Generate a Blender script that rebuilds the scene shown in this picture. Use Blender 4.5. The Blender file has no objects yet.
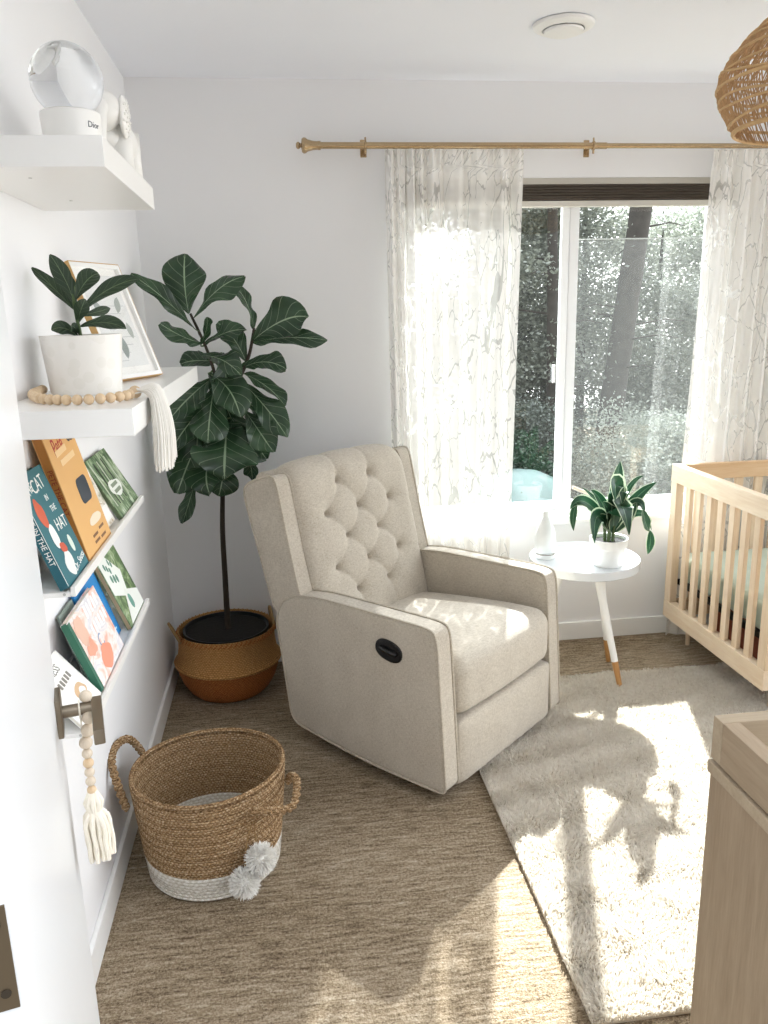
import bpy, bmesh, math, random
import numpy as np
from mathutils import Vector, Matrix, Quaternion
random.seed(7)
rng = np.random.default_rng(11)
PI = math.pi
SC = bpy.context.scene
COL = SC.collection

# ------------------------------------------------------------------ object helpers
def link(o, parent=None):
    COL.objects.link(o)
    if parent is not None:
        o.parent = parent
    return o

def tag(o, label=None, cat=None, group=None, kind=None):
    if label: o['label'] = label
    if cat: o['category'] = cat
    if group: o['group'] = group
    if kind: o['kind'] = kind
    return o

def thing(name, label, cat, loc=(0, 0, 0), rz=0.0, group=None):
    o = bpy.data.objects.new(name, None)
    o.empty_display_size = 0.05
    o.location = loc
    o.rotation_euler = (0, 0, rz)
    link(o)
    return tag(o, label, cat, group)

def finish_mesh(me, mats, angle=40):
    for m in (mats if isinstance(mats, (list, tuple)) else [mats]):
        me.materials.append(m)
    for p in me.polygons:
        p.use_smooth = True
    if angle is not None and angle < 180:
        b = bmesh.new(); b.from_mesh(me)
        lim = math.radians(angle)
        for e in b.edges:
            if len(e.link_faces) == 2 and e.calc_face_angle(0) > lim:
                e.smooth = False
        b.to_mesh(me); b.free()
    me.update()

def mk(name, bm, mats, parent=None, angle=40, recalc=True):
    if recalc:
        bmesh.ops.recalc_face_normals(bm, faces=bm.faces[:])
    me = bpy.data.meshes.new(name)
    bm.to_mesh(me); bm.free()
    finish_mesh(me, mats, angle)
    o = link(bpy.data.objects.new(name, me), parent)
    if angle < 180:
        wn = o.modifiers.new('face_weighted_normals', 'WEIGHTED_NORMAL'); wn.keep_sharp = True; wn.weight = 90
    return o

def mk_raw(name, verts, faces, mats, parent=None, uvs=None, angle=None, smooth=True):
    me = bpy.data.meshes.new(name)
    me.from_pydata([tuple(v) for v in verts], [], [tuple(f) for f in faces])
    if uvs is not None:
        lay = me.uv_layers.new(name='UVMap')
        idx = np.empty(len(me.loops), dtype=np.int32)
        me.loops.foreach_get('vertex_index', idx)
        lay.data.foreach_set('uv', np.asarray(uvs, dtype=np.float32)[idx].ravel())
    if smooth:
        finish_mesh(me, mats, angle)
    else:
        for m in (mats if isinstance(mats, (list, tuple)) else [mats]):
            me.materials.append(m)
    me.update()
    return link(bpy.data.objects.new(name, me), parent)

def copy_tree(o, parent=None):
    c = o.copy(); COL.objects.link(c)
    if parent is not None: c.parent = parent
    for ch in o.children: copy_tree(ch, c)
    return c

# ------------------------------------------------------------------ shape helpers (add into a bmesh)
def NB(): return bmesh.new()

def xform(bm, vs, M):
    bmesh.ops.transform(bm, matrix=M, verts=vs)

def box(bm, lo, hi, bev=0.0, seg=2, M=None):
    lo = Vector(lo); hi = Vector(hi)
    r = bmesh.ops.create_cube(bm, size=1.0)
    vs = r['verts']
    d = hi - lo
    for v in vs:
        v.co = Vector((lo.x + (v.co.x + .5) * d.x, lo.y + (v.co.y + .5) * d.y, lo.z + (v.co.z + .5) * d.z))
    if bev > 0:
        es = list({e for v in vs for e in v.link_edges})
        rb = bmesh.ops.bevel(bm, geom=es, offset=min(bev, .49 * min(d)), segments=seg, profile=.5, affect='EDGES')
        vs = list({v for f in rb['faces'] for v in f.verts} | {v for v in vs if v.is_valid})
        seen = set(vs); st = list(vs)
        while st:
            v = st.pop()
            for e in v.link_edges:
                w = e.other_vert(v)
                if w not in seen: seen.add(w); st.append(w)
        vs = list(seen)
    if M is not None: xform(bm, vs, M)
    return vs

def dense_box(bm, lo, hi, r, cuts=14, disp=None):
    """rounded box with many vertices; disp(p, q) may move a vertex (q = position in -1..1)"""
    lo = np.array(lo, float); hi = np.array(hi, float)
    c = (lo + hi) / 2; h = (hi - lo) / 2
    res = bmesh.ops.create_cube(bm, size=2.0)
    vs = res['verts']
    es = list({e for v in vs for e in v.link_edges})
    rs = bmesh.ops.subdivide_edges(bm, edges=es, cuts=cuts, use_grid_fill=True)
    st = [v for v in rs['geom'] if isinstance(v, bmesh.types.BMVert)]; seen = set(st)
    while st:
        v = st.pop()
        for e in v.link_edges:
            w = e.other_vert(v)
            if w not in seen: seen.add(w); st.append(w)
    vs = list(seen)
    for v in vs:
        q = np.array(v.co)
        q2 = np.sign(q) * (np.abs(q) ** .8)
        p = q2 * h
        inner = np.clip(p, -(h - r), h - r)
        d = p - inner
        n = np.linalg.norm(d)
        if n > 1e-9: p = inner + d / n * r * min(1, np.max(np.abs(d)) / r)
        p = p + c
        if disp is not None: p = disp(p, q2)
        v.co = Vector(p)
    return vs

def tube(bm, pts, rad, n=8, closed=False, caps=True):
    pts = [Vector(p) for p in pts]
    m = len(pts)
    if not hasattr(rad, '__len__'): rad = [rad] * m
    T = []
    for i in range(m):
        a = pts[(i - 1) % m] if (closed or i > 0) else pts[i]
        b = pts[(i + 1) % m] if (closed or i < m - 1) else pts[i]
        t = (b - a)
        T.append(t.normalized() if t.length > 1e-9 else Vector((0, 0, 1)))
    up = Vector((0, 0, 1)) if abs(T[0].z) < .9 else Vector((1, 0, 0))
    N = (up - T[0] * up.dot(T[0])).normalized()
    rings = []
    for i in range(m):
        N = (N - T[i] * N.dot(T[i]))
        N = N.normalized() if N.length > 1e-6 else T[i].orthogonal().normalized()
        B = T[i].cross(N)
        rings.append([bm.verts.new(pts[i] + (N * math.cos(2 * PI * k / n) + B * math.sin(2 * PI * k / n)) * rad[i]) for k in range(n)])
    for i in range(m if closed else m - 1):
        a = rings[i]; b = rings[(i + 1) % m]
        for k in range(n):
            bm.faces.new((a[k], a[(k + 1) % n], b[(k + 1) % n], b[k]))
    if caps and not closed:
        bm.faces.new(rings[0][::-1]); bm.faces.new(rings[-1])

def lathe(bm, prof, n=32, c=(0, 0, 0), sx=1.0, sy=1.0, closed=False, wob=None):
    """profile of (radius, z); radius 0 ends close with a pole"""
    c = Vector(c); rings = []
    for j, (r, z) in enumerate(prof):
        if r < 1e-6:
            rings.append([bm.verts.new(c + Vector((0, 0, z)))])
        else:
            ring = []
            for k in range(n):
                a = 2 * PI * k / n
                rr = r * (1 + (wob(a, z) if wob else 0))
                ring.append(bm.verts.new(c + Vector((rr * math.cos(a) * sx, rr * math.sin(a) * sy, z))))
            rings.append(ring)
    L = len(rings)
    for i in range(L if closed else L - 1):
        a = rings[i]; b = rings[(i + 1) % L]
        if len(a) == 1 and len(b) == 1: continue
        for k in range(n):
            if len(a) == 1: bm.faces.new((a[0], b[(k + 1) % n], b[k]))
            elif len(b) == 1: bm.faces.new((a[k], a[(k + 1) % n], b[0]))
            else: bm.faces.new((a[k], a[(k + 1) % n], b[(k + 1) % n], b[k]))

def sphere(bm, c, r, n=16, m=10, sx=1, sy=1, sz=1):
    prof = [(r * math.sin(PI * j / m), -r * math.cos(PI * j / m) * sz) for j in range(m + 1)]
    prof[0] = (0, prof[0][1]); prof[-1] = (0, prof[-1][1])
    lathe(bm, prof, n, c, sx, sy)

def inset(poly, d):
    n = len(poly); P = [Vector(p) for p in poly]
    area = sum(P[i].x * P[(i + 1) % n].y - P[(i + 1) % n].x * P[i].y for i in range(n))
    s = 1 if area > 0 else -1
    out = []
    for i in range(n):
        a = P[i] - P[i - 1]; b = P[(i + 1) % n] - P[i]
        if a.length < 1e-9: a = b
        if b.length < 1e-9: b = a
        na = Vector((-a.y, a.x)).normalized() * s; nb = Vector((-b.y, b.x)).normalized() * s
        m = na + nb
        m = m.normalized() if m.length > 1e-6 else na
        k = 1 / max(.5, m.dot(na))
        out.append(P[i] + m * d * k)
    return out

def prism(bm, outline, axis, a, b, bev=0.0, seg=3):
    """outline of 2-D points extruded along axis 0/1/2 from a to b, its two rims rounded off"""
    o = [i for i in range(3) if i != axis]
    clean = []
    for q in outline:
        if not clean or (Vector(q) - Vector(clean[-1])).length > (.006 if bev > .008 else 1e-6): clean.append(tuple(q))
    if (Vector(clean[0]) - Vector(clean[-1])).length < (.006 if bev > .008 else 1e-6): clean.pop()
    if a > b: a, b = b, a
    def ring(off, t):
        pts = inset(clean, off) if off > 0 else [Vector(q) for q in clean]
        R = []
        for q in pts:
            p = [0, 0, 0]; p[o[0]] = q.x; p[o[1]] = q.y; p[axis] = t
            R.append(bm.verts.new(p))
        return R
    lv = []
    if bev > 0:
        lv.append((bev * 1.6, a))
        for k in range(seg + 1):
            th = PI / 2 * k / seg
            lv.append((bev * (1 - math.sin(th)), a + bev * (1 - math.cos(th))))
        for k in range(seg, -1, -1):
            th = PI / 2 * k / seg
            lv.append((bev * (1 - math.sin(th)), b - bev * (1 - math.cos(th))))
        lv.append((bev * 1.6, b))
    else: lv = [(0, a), (0, b)]
    rings = [ring(*q) for q in lv]
    n = len(clean)
    for A, B in zip(rings, rings[1:]):
        for i in range(n): bm.faces.new((A[i], A[(i + 1) % n], B[(i + 1) % n], B[i]))
    bm.faces.new(rings[0][::-1]); bm.faces.new(rings[-1])

def rounded(poly, radii, seg=6):
    """2-D polygon with rounded corners"""
    out = []
    n = len(poly)
    for i in range(n):
        p = Vector(poly[i]); a = Vector(poly[i - 1]); b = Vector(poly[(i + 1) % n]); r = radii[i]
        if r <= 0: out.append(tuple(p)); continue
        d1 = (a - p); d2 = (b - p)
        k1 = min(r, d1.length * .48); k2 = min(r, d2.length * .48)
        s = p + d1.normalized() * k1; e = p + d2.normalized() * k2
        for j in range(seg + 1):
            t = j / seg
            out.append(tuple(s * (1 - t) ** 2 + p * 2 * t * (1 - t) + e * t * t))
    return out

def bez(p0, p1, p2, t):
    return p0 * (1 - t) ** 2 + p1 * 2 * t * (1 - t) + p2 * t * t

def smooth_path(pts, k=6):
    """Catmull-Rom through the points"""
    P = [Vector(p) for p in pts]; out = []
    for i in range(len(P) - 1):
        a = P[max(i - 1, 0)]; b = P[i]; c = P[i + 1]; d = P[min(i + 2, len(P) - 1)]
        for j in range(k):
            t = j / k
            out.append(.5 * ((2 * b) + (c - a) * t + (2 * a - 5 * b + 4 * c - d) * t * t + (3 * b - a - 3 * c + d) * t ** 3))
    out.append(P[-1]); return out

def text(name, s, size, mat, parent, M, extrude=.0004, align='CENTER', sx=1.0):
    cu = bpy.data.curves.new(name, 'FONT')
    cu.body = s; cu.size = size; cu.extrude = extrude; cu.align_x = align; cu.align_y = 'CENTER'
    cu.resolution_u = 3
    tmp = bpy.data.objects.new(name + '_tmp', cu); COL.objects.link(tmp)
    bpy.context.view_layer.update()
    me = bpy.data.meshes.new_from_object(tmp)
    bpy.data.objects.remove(tmp); bpy.data.curves.remove(cu)
    me.name = name
    me.transform(Matrix.Diagonal((sx, 1, 1, 1)))
    me.transform(M)
    me.materials.clear(); me.materials.append(mat)
    return link(bpy.data.objects.new(name, me), parent)

# ------------------------------------------------------------------ material helpers
def lin(c):
    if isinstance(c, str):
        c = [int(c[i:i + 2], 16) / 255 for i in (0, 2, 4)]
    return tuple((x / 12.92 if x <= .04045 else ((x + .055) / 1.055) ** 2.4) for x in c) + (1.0,)

class NT:
    def __init__(s, name):
        s.m = bpy.data.materials.new(name); s.m.use_nodes = True
        s.t = s.m.node_tree; s.t.nodes.clear()
        s.out = s.t.nodes.new('ShaderNodeOutputMaterial')
    def n(s, typ, **kw):
        d = s.t.nodes.new('ShaderNode' + typ)
        for k, v in kw.items():
            if k in d.inputs.keys() if isinstance(k, str) else False: d.inputs[k].default_value = v
            else: setattr(d, k, v)
        return d
    def l(s, a, b): s.t.links.new(a, b)
    def val(s, sock, v):
        if isinstance(v, bpy.types.NodeSocket): s.l(v, sock)
        else: sock.default_value = v
    def math(s, op, a, b=0.0, c=None):
        d = s.t.nodes.new('ShaderNodeMath'); d.operation = op
        s.val(d.inputs[0], a); s.val(d.inputs[1], b)
        if c is not None: s.val(d.inputs[2], c)
        return d.outputs[0]
    def coord(s, which='Object'):
        return s.t.nodes.new('ShaderNodeTexCoord').outputs[which]
    def mapping(s, vec, scale=(1, 1, 1), rot=(0, 0, 0), loc=(0, 0, 0)):
        d = s.t.nodes.new('ShaderNodeMapping'); s.l(vec, d.inputs['Vector'])
        d.inputs['Scale'].default_value = scale; d.inputs['Rotation'].default_value = rot; d.inputs['Location'].default_value = loc
        return d.outputs[0]
    def noise(s, vec, scale, detail=3, rough=.55, dist=0.0):
        d = s.t.nodes.new('ShaderNodeTexNoise'); s.l(vec, d.inputs['Vector'])
        d.inputs['Scale'].default_value = scale; d.inputs['Detail'].default_value = detail
        d.inputs['Roughness'].default_value = rough; d.inputs['Distortion'].default_value = dist
        return d.outputs['Fac']
    def ramp(s, fac, stops, mode='LINEAR'):
        d = s.t.nodes.new('ShaderNodeValToRGB'); s.l(fac, d.inputs[0])
        cr = d.color_ramp; cr.interpolation = mode
        while len(cr.elements) < len(stops): cr.elements.new(.5)
        for e, (p, c) in zip(cr.elements, stops):
            e.position = p; e.color = lin(c) if isinstance(c, str) else (c, c, c, 1)
        return d.outputs[0]
    def mix(s, fac, a, b, blend='MIX'):
        d = s.t.nodes.new('ShaderNodeMix'); d.data_type = 'RGBA'; d.blend_type = blend
        s.val(d.inputs[0], fac)
        s.val(d.inputs[6], lin(a) if isinstance(a, str) else a); s.val(d.inputs[7], lin(b) if isinstance(b, str) else b)
        return d.outputs[2]
    def bump(s, h, strength=.3, dist=.01):
        d = s.t.nodes.new('ShaderNodeBump'); s.l(h, d.inputs['Height'])
        d.inputs['Strength'].default_value = strength; d.inputs['Distance'].default_value = dist
        return d.outputs[0]
    def pbr(s, color, rough=.6, normal=None, metal=0.0, spec=.5, **kw):
        d = s.t.nodes.new('ShaderNodeBsdfPrincipled')
        s.val(d.inputs['Base Color'], lin(color) if isinstance(color, str) else color)
        s.val(d.inputs['Roughness'], rough); d.inputs['Metallic'].default_value = metal
        d.inputs['Specular IOR Level'].default_value = spec
        if normal is not None: s.l(normal, d.inputs['Normal'])
        for k, v in kw.items(): s.val(d.inputs[k.replace('_', ' ')], v)
        return d.outputs[0]
    def done(s, sh):
        s.l(sh, s.out.inputs['Surface']); return s.m

def plain(name, color, rough=.6, metal=0.0, spec=.5, noise=0.0, nscale=20, bump=0.0, **kw):
    t = NT(name); v = t.coord('Object')
    c = lin(color); nrm = None
    f = t.noise(v, nscale, 4)
    if noise > 0:
        dk = tuple(x * (1 - noise) for x in c[:3]) + (1,); lt = tuple(min(1, x * (1 + noise)) for x in c[:3]) + (1,)
        col = t.mix(f, dk, lt)
    else: col = c
    if bump > 0: nrm = t.bump(f, bump, .004)
    return t.done(t.pbr(col, rough, nrm, metal, spec, **kw))

def wood(name, c1, c2, axis='x', scale=1.0, rough=.5, contrast=(.3, .7)):
    t = NT(name); v = t.coord('Object')
    s = {'x': (1.2, 14, 14), 'y': (14, 1.2, 14), 'z': (14, 14, 1.2)}[axis]
    v2 = t.mapping(v, tuple(a * scale for a in s))
    f = t.noise(v2, 2.2, 6, .65, .6)
    g = t.noise(t.mapping(v, tuple(a * scale * 4 for a in s)), 3, 4, .6)
    h = t.math('MULTIPLY_ADD', g, .35, t.math('MULTIPLY', f, .65))
    col = t.ramp(h, [(contrast[0], c1), (contrast[1], c2)])
    return t.done(t.pbr(col, rough, t.bump(h, .12, .002), spec=.35))

def fabric(name, c1, c2, scale=420, rough=.92, bumpk=.25, sheen=.25):
    t = NT(name); v = t.coord('Object')
    a = t.noise(t.mapping(v, (1, 1, .22)), scale, 2)
    b = t.noise(t.mapping(v, (.22, .22, 1)), scale, 2)
    w = t.math('ADD', t.math('MULTIPLY', a, .5), t.math('MULTIPLY', b, .5))
    big = t.noise(v, 9, 3)
    f = t.math('ADD', t.math('MULTIPLY', w, .8), t.math('MULTIPLY', big, .2))
    col = t.ramp(f, [(.36, c1), (.62, c2)])
    return t.done(t.pbr(col, rough, t.bump(w, bumpk, .002), spec=.15, Sheen_Weight=sheen, Sheen_Roughness=.5))

def leaf_mat(name, deep, light, vein, back, edge=None, nlat=7, gloss=.42):
    """u across the blade (0..1), v from stalk to tip"""
    t = NT(name); uv = t.coord('UV')
    sp = t.n('SeparateXYZ'); t.l(uv, sp.inputs[0]); u, v = sp.outputs[0], sp.outputs[1]
    d = t.math('ABSOLUTE', t.math('SUBTRACT', u, .5))
    mid = t.math('LESS_THAN', d, .018)
    ph = t.math('FRACT', t.math('MULTIPLY', t.math('SUBTRACT', v, t.math('MULTIPLY', d, .55)), float(nlat)))
    lat = t.math('LESS_THAN', t.math('ABSOLUTE', t.math('SUBTRACT', ph, .5)), .028)
    soft = t.math('SUBTRACT', 1.0, t.math('MULTIPLY', t.math('ABSOLUTE', t.math('SUBTRACT', ph, .5)), 2.0))
    vn = t.math('MAXIMUM', mid, t.math('MULTIPLY', lat, .55))
    nz = t.noise(t.coord('Object'), 14, 3)
    col = t.mix(t.math('SMOOTHSTEP' if False else 'MULTIPLY', t.noise(t.coord('Object'), 5.5, 2), t.math('MULTIPLY', nz, 1.5)), deep, light)
    if edge is not None:
        e = t.math('GREATER_THAN', t.math('ADD', d, t.math('MULTIPLY', t.math('SUBTRACT', nz, .5), .12)), .42)
        col = t.mix(e, col, edge)
        col = t.mix(t.math('MULTIPLY', mid, .5), col, vein)
    else:
        col = t.mix(vn, col, vein)
    geo = t.n('NewGeometry')
    col = t.mix(geo.outputs['Backfacing'], col, t.mix(vn, back, vein))
    nrm = t.bump(t.math('ADD', t.math('MULTIPLY', soft, -.6), t.math('MULTIPLY', nz, .5)), .35, .004)
    p = t.pbr(col, gloss, nrm, spec=.5)
    tr = t.n('BsdfTranslucent'); t.l(col, tr.inputs['Color'])
    mx = t.n('MixShader'); mx.inputs[0].default_value = .16
    t.l(p, mx.inputs[1]); t.l(tr.outputs[0], mx.inputs[2])
    return t.done(mx.outputs[0])

def woven(name, c1, c1b, c2, rows=90, per=60, rough=.85, strength=.8, reg=.28):
    """braided straw around the z axis"""
    t = NT(name); o = t.coord('Object')
    sp = t.n('SeparateXYZ'); t.l(o, sp.inputs[0])
    a = t.math('ARCTAN2', sp.outputs[1], sp.outputs[0])
    wz = t.noise(o, 22, 2)
    z = t.math('MULTIPLY', t.math('ADD', sp.outputs[2], t.math('MULTIPLY', wz, .010)), float(rows))
    zi = t.math('FLOOR', z)
    jit = t.noise(o, 55, 2)
    ph = t.math('ADD', t.math('ADD', t.math('MULTIPLY', a, per / (2 * PI)), t.math('MULTIPLY', zi, .5)), t.math('MULTIPLY', jit, 1.3))
    sa = t.math('SINE', t.math('MULTIPLY', ph, 2 * PI))
    sz = t.math('ABSOLUTE', t.math('SINE', t.math('MULTIPLY', z, PI)))
    h = t.math('ADD', t.math('MULTIPLY', sa, .3), t.math('MULTIPLY', sz, .7))
    cb = t.n('CombineXYZ'); t.l(t.math('MULTIPLY', a, 14.0), cb.inputs[0]); t.l(t.math('MULTIPLY', sp.outputs[2], 420.0), cb.inputs[1])
    st = t.noise(cb.outputs[0], 1.0, 3, .7)
    nz = t.noise(o, 260, 3, .75)
    f = t.math('ADD', t.math('MULTIPLY', h, reg), t.math('ADD', t.math('MULTIPLY', st, .50), t.math('MULTIPLY', nz, .40)))
    col = t.ramp(f, [(.40, c1), (.52 + reg * .15, c1b), (.66 + reg * .3, c2)])
    return t.done(t.pbr(col, rough, t.bump(t.math('ADD', h, t.math('ADD', st, nz)), strength, .004), spec=.2))

# ------------------------------------------------------------------ materials
def wall_material(name, col):
    t = NT(name); v = t.coord('Object')
    n1 = t.noise(v, 160, 3); n2 = t.noise(v, 3, 2)
    c = t.mix(n2, lin(col), tuple(x * .975 for x in lin(col)[:3]) + (1,))
    return t.done(t.pbr(c, .82, t.bump(n1, .06, .002), spec=.2))
M_wall = wall_material('wall_paint', 'EFEFF0')
M_ceil = wall_material('ceiling_paint', 'F4F6FC')
M_trim = plain('trim_paint', 'F2F2F0', .38, spec=.4)
M_white = plain('white_lacquer', 'F4F4F2', .34, spec=.45)
M_shelf = plain('shelf_white', 'F3F2EF', .3, spec=.5)
M_vinyl = plain('window_vinyl', 'F4F5F6', .4)
M_door = plain('door_paint', 'EEF0F2', .3, spec=.5)

def carpet_material():
    t = NT('carpet_loop'); v = t.coord('Object')
    wob = t.n('TexNoise'); wob.inputs['Scale'].default_value = 38; wob.inputs['Detail'].default_value = 2; t.l(v, wob.inputs['Vector'])
    add = t.n('VectorMath', operation='MULTIPLY_ADD'); t.l(wob.outputs['Color'], add.inputs[0]); add.inputs[1].default_value = (.008, .005, 0); t.l(v, add.inputs[2])
    d = add.outputs[0]
    rows = t.noise(t.mapping(d, (10, 78, 1)), 1.0, 2, .6)
    rows2 = t.noise(t.mapping(d, (26, 150, 1)), 1.0, 2, .6)
    big = t.noise(t.mapping(v, (1.2, 3, 1)), 1.0, 2)
    loops = t.noise(v, 260, 1, .8)
    speck = t.noise(v, 125, 2, .8)
    f = t.math('ADD', t.math('ADD', t.math('MULTIPLY', rows, .30), t.math('MULTIPLY', rows2, .22)), t.math('ADD', t.math('MULTIPLY', loops, .24), t.math('MULTIPLY', speck, .40)))
    f = t.math('MULTIPLY', f, .862)
    f = t.math('ADD', f, t.math('MULTIPLY', t.math('SUBTRACT', big, .5), .12))
    col = t.ramp(f, [(.40, '5C4D3D'), (.475, '887862'), (.54, 'A3937D'), (.63, 'C2B5A2')])
    return t.done(t.pbr(col, .95, t.bump(t.math('ADD', t.math('MULTIPLY', rows2, .6), t.math('ADD', loops, speck)), .55, .006), spec=.08))
M_carpet = carpet_material()

def rug_material():
    t = NT('rug_pile'); v = t.coord('Object')
    f = t.noise(v, 60, 4)
    col = t.ramp(f, [(.3, 'DFD8CC'), (.6, 'EFEAE0')])
    p = t.pbr(col, .95, spec=.1)
    tr = t.n('BsdfTranslucent'); t.l(col, tr.inputs['Color'])
    mx = t.n('MixShader'); mx.inputs[0].default_value = .35
    t.l(p, mx.inputs[1]); t.l(tr.outputs[0], mx.inputs[2])
    return t.done(mx.outputs[0])
M_rug = rug_material()
M_rugback = plain('rug_backing', 'B9AE9C', .95, noise=.2, nscale=200)

M_chair = fabric('oat_linen', 'A79D8E', 'C9C1B3')
M_pipe = fabric('oat_linen_piping', 'A79D8C', 'C9C0B1')
M_black = plain('black_plastic', '0E0E10', .25, spec=.5)
M_darkmetal = plain('dark_metal', '2A2724', .4, .8)
M_fiddle = leaf_mat('fiddle_leaf', '10281A', '4A6848', '8FA585', '6F8566', nlat=6, gloss=.27)
M_smallfig = leaf_mat('young_fiddle_leaf', '1B2E20', '3E5438', '6A7F5C', '6E7F62', nlat=6)
M_drac = leaf_mat('dracaena_leaf', '0F3522', '2A5E3C', '8FB48A', '3A6B4A', edge='C3D3B4', nlat=3, gloss=.35)
M_bark = plain('fig_bark', '33291F', .85, noise=.35, nscale=60, bump=.6)
M_stalk = plain('green_stalk', '4C6237', .6)
M_soil = plain('potting_soil', '17120E', .95, noise=.6, nscale=90, bump=1.0)
M_nursery = plain('nursery_pot', '101416', .35)
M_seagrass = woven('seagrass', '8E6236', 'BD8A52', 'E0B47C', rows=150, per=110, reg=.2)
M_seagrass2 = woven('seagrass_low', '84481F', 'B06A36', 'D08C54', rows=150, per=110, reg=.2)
M_hemp = woven('hemp_braid', '6A4E32', 'B4926A', 'EDDCC0', rows=130, per=110, strength=1.0, reg=.14)
M_hempwhite = woven('white_braid', 'C9C0B0', 'EAE4D8', 'FAF7F0', rows=95, per=70, strength=.8)
M_rope = plain('hemp_rope', '98794F', .9, noise=.4, nscale=220, bump=1.0)
M_wool = plain('white_wool', 'F3F1EC', .95, spec=.1)
M_cream = plain('cream_cotton', 'EFE8DA', .95, noise=.08, nscale=90, spec=.1)
M_cotton = plain('white_cotton_thread', 'F0EDE6', .95, spec=.1)
M_bead = wood('bead_wood', 'CDAE88', 'E6D0B0', 'z', 3)
M_bead2 = wood('bead_pale_wood', 'CDBCA6', 'E4D8C6', 'z', 3)
M_crib = wood('crib_beech', 'D2B694', 'E6D3BA', 'z', 1.0, .5)
M_cribx = wood('crib_beech_long', 'CCA67C', 'E1C6A3', 'x', 1.0, .5)
M_criby = wood('crib_beech_rail', 'D6BC9C', 'E9D8C0', 'y', 1.0, .5)
M_dress = wood('greyed_oak', '897660', 'A8957D', 'z', 1.3, .55)
M_dressx = wood('greyed_oak_top', '9C8B74', 'B5A48C', 'x', 1.3, .55)
M_dressy = wood('greyed_oak_side', '8E7B64', 'AC9981', 'y', 1.3, .55)
M_foot = wood('table_foot_wood', 'B07C48', 'CFA26C', 'z', 2.0, .5)
M_brass = plain('brushed_brass', 'B8A07E', .26, .95)
M_bronze = plain('aged_bronze', '7A6C58', .42, .85)
M_nickel = plain('satin_bronze_nickel', '8D8272', .36, .9)
M_rattan = plain('rattan_fibre', 'B8946A', .8, noise=.45, nscale=90)
M_rattan2 = plain('rattan_binding', 'C8A678', .75, noise=.3, nscale=60)
M_ceramic = plain('white_ceramic', 'F0EFEB', .3, spec=.5)
M_frost = plain('frosted_white', 'EEF0F0', .45, spec=.4)
M_gold = plain('pale_gold_wood', 'C59E62', .4, noise=.1)
M_paper = plain('paper_white', 'F4F3EF', .7)
M_pages = plain('book_pages', 'EDE7DA', .85, noise=.05, nscale=300)
M_screw = plain('dark_screw', '4C443A', .4, .7)
M_grey = plain('soft_grey', 'B9B8B4', .5)

def capiz_material():
    t = NT('capiz_glaze'); v = t.coord('Object')
    vo = t.n('TexVoronoi'); vo.inputs['Scale'].default_value = 34
    t.l(t.mapping(v, (1, 1, 1.0)), vo.inputs['Vector'])
    col = t.mix(t.math('LESS_THAN', vo.outputs['Distance'], .42), 'ECE9E3', 'E8E5DE')
    return t.done(t.pbr(col, .35, t.bump(vo.outputs['Distance'], .15, .003)))
M_capiz = capiz_material()

def clear_glass(name, tint, refl=1.0, ior=1.45):
    t = NT(name)
    tr = t.n('BsdfTransparent'); tr.inputs['Color'].default_value = tint
    gl = t.n('BsdfGlossy'); gl.inputs['Roughness'].default_value = .0
    lw = t.n('LayerWeight'); lw.inputs['Blend'].default_value = .5
    fr = t.math('MULTIPLY_ADD', t.math('POWER', lw.outputs['Facing'], 5.0), .90, .04)
    mx = t.n('MixShader'); t.l(t.math('MULTIPLY', fr, refl), mx.inputs[0])
    t.l(tr.outputs[0], mx.inputs[1]); t.l(gl.outputs[0], mx.inputs[2])
    return t.done(mx.outputs[0])
M_pane = clear_glass('window_glass', (.965, .985, .98, 1), 1.0)
M_glaze = clear_glass('picture_glazing', (1, 1, 1, 1), .5)
M_tableglass = plain('table_white_gloss', 'DCE0E3', .05, spec=.6)
def globe_glass():
    t = NT('globe_glass')
    g = t.n('BsdfGlass'); g.inputs['IOR'].default_value = 1.34; g.inputs['Roughness'].default_value = 0.0
    g.inputs['Color'].default_value = (.98, .99, 1, 1)
    return t.done(g.outputs[0])
M_globe = globe_glass()

def haze_material():  # faint grey veil, haze of the glass put into a material
    t = NT('pane_haze')
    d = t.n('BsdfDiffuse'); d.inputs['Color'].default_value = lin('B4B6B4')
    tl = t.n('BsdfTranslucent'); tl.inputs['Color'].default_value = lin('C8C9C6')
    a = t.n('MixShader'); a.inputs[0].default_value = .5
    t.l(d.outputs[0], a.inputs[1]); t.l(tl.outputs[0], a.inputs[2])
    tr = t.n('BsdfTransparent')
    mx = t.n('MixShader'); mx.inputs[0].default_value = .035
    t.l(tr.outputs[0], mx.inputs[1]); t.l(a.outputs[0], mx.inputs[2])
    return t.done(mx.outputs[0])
M_haze = haze_material()

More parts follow.
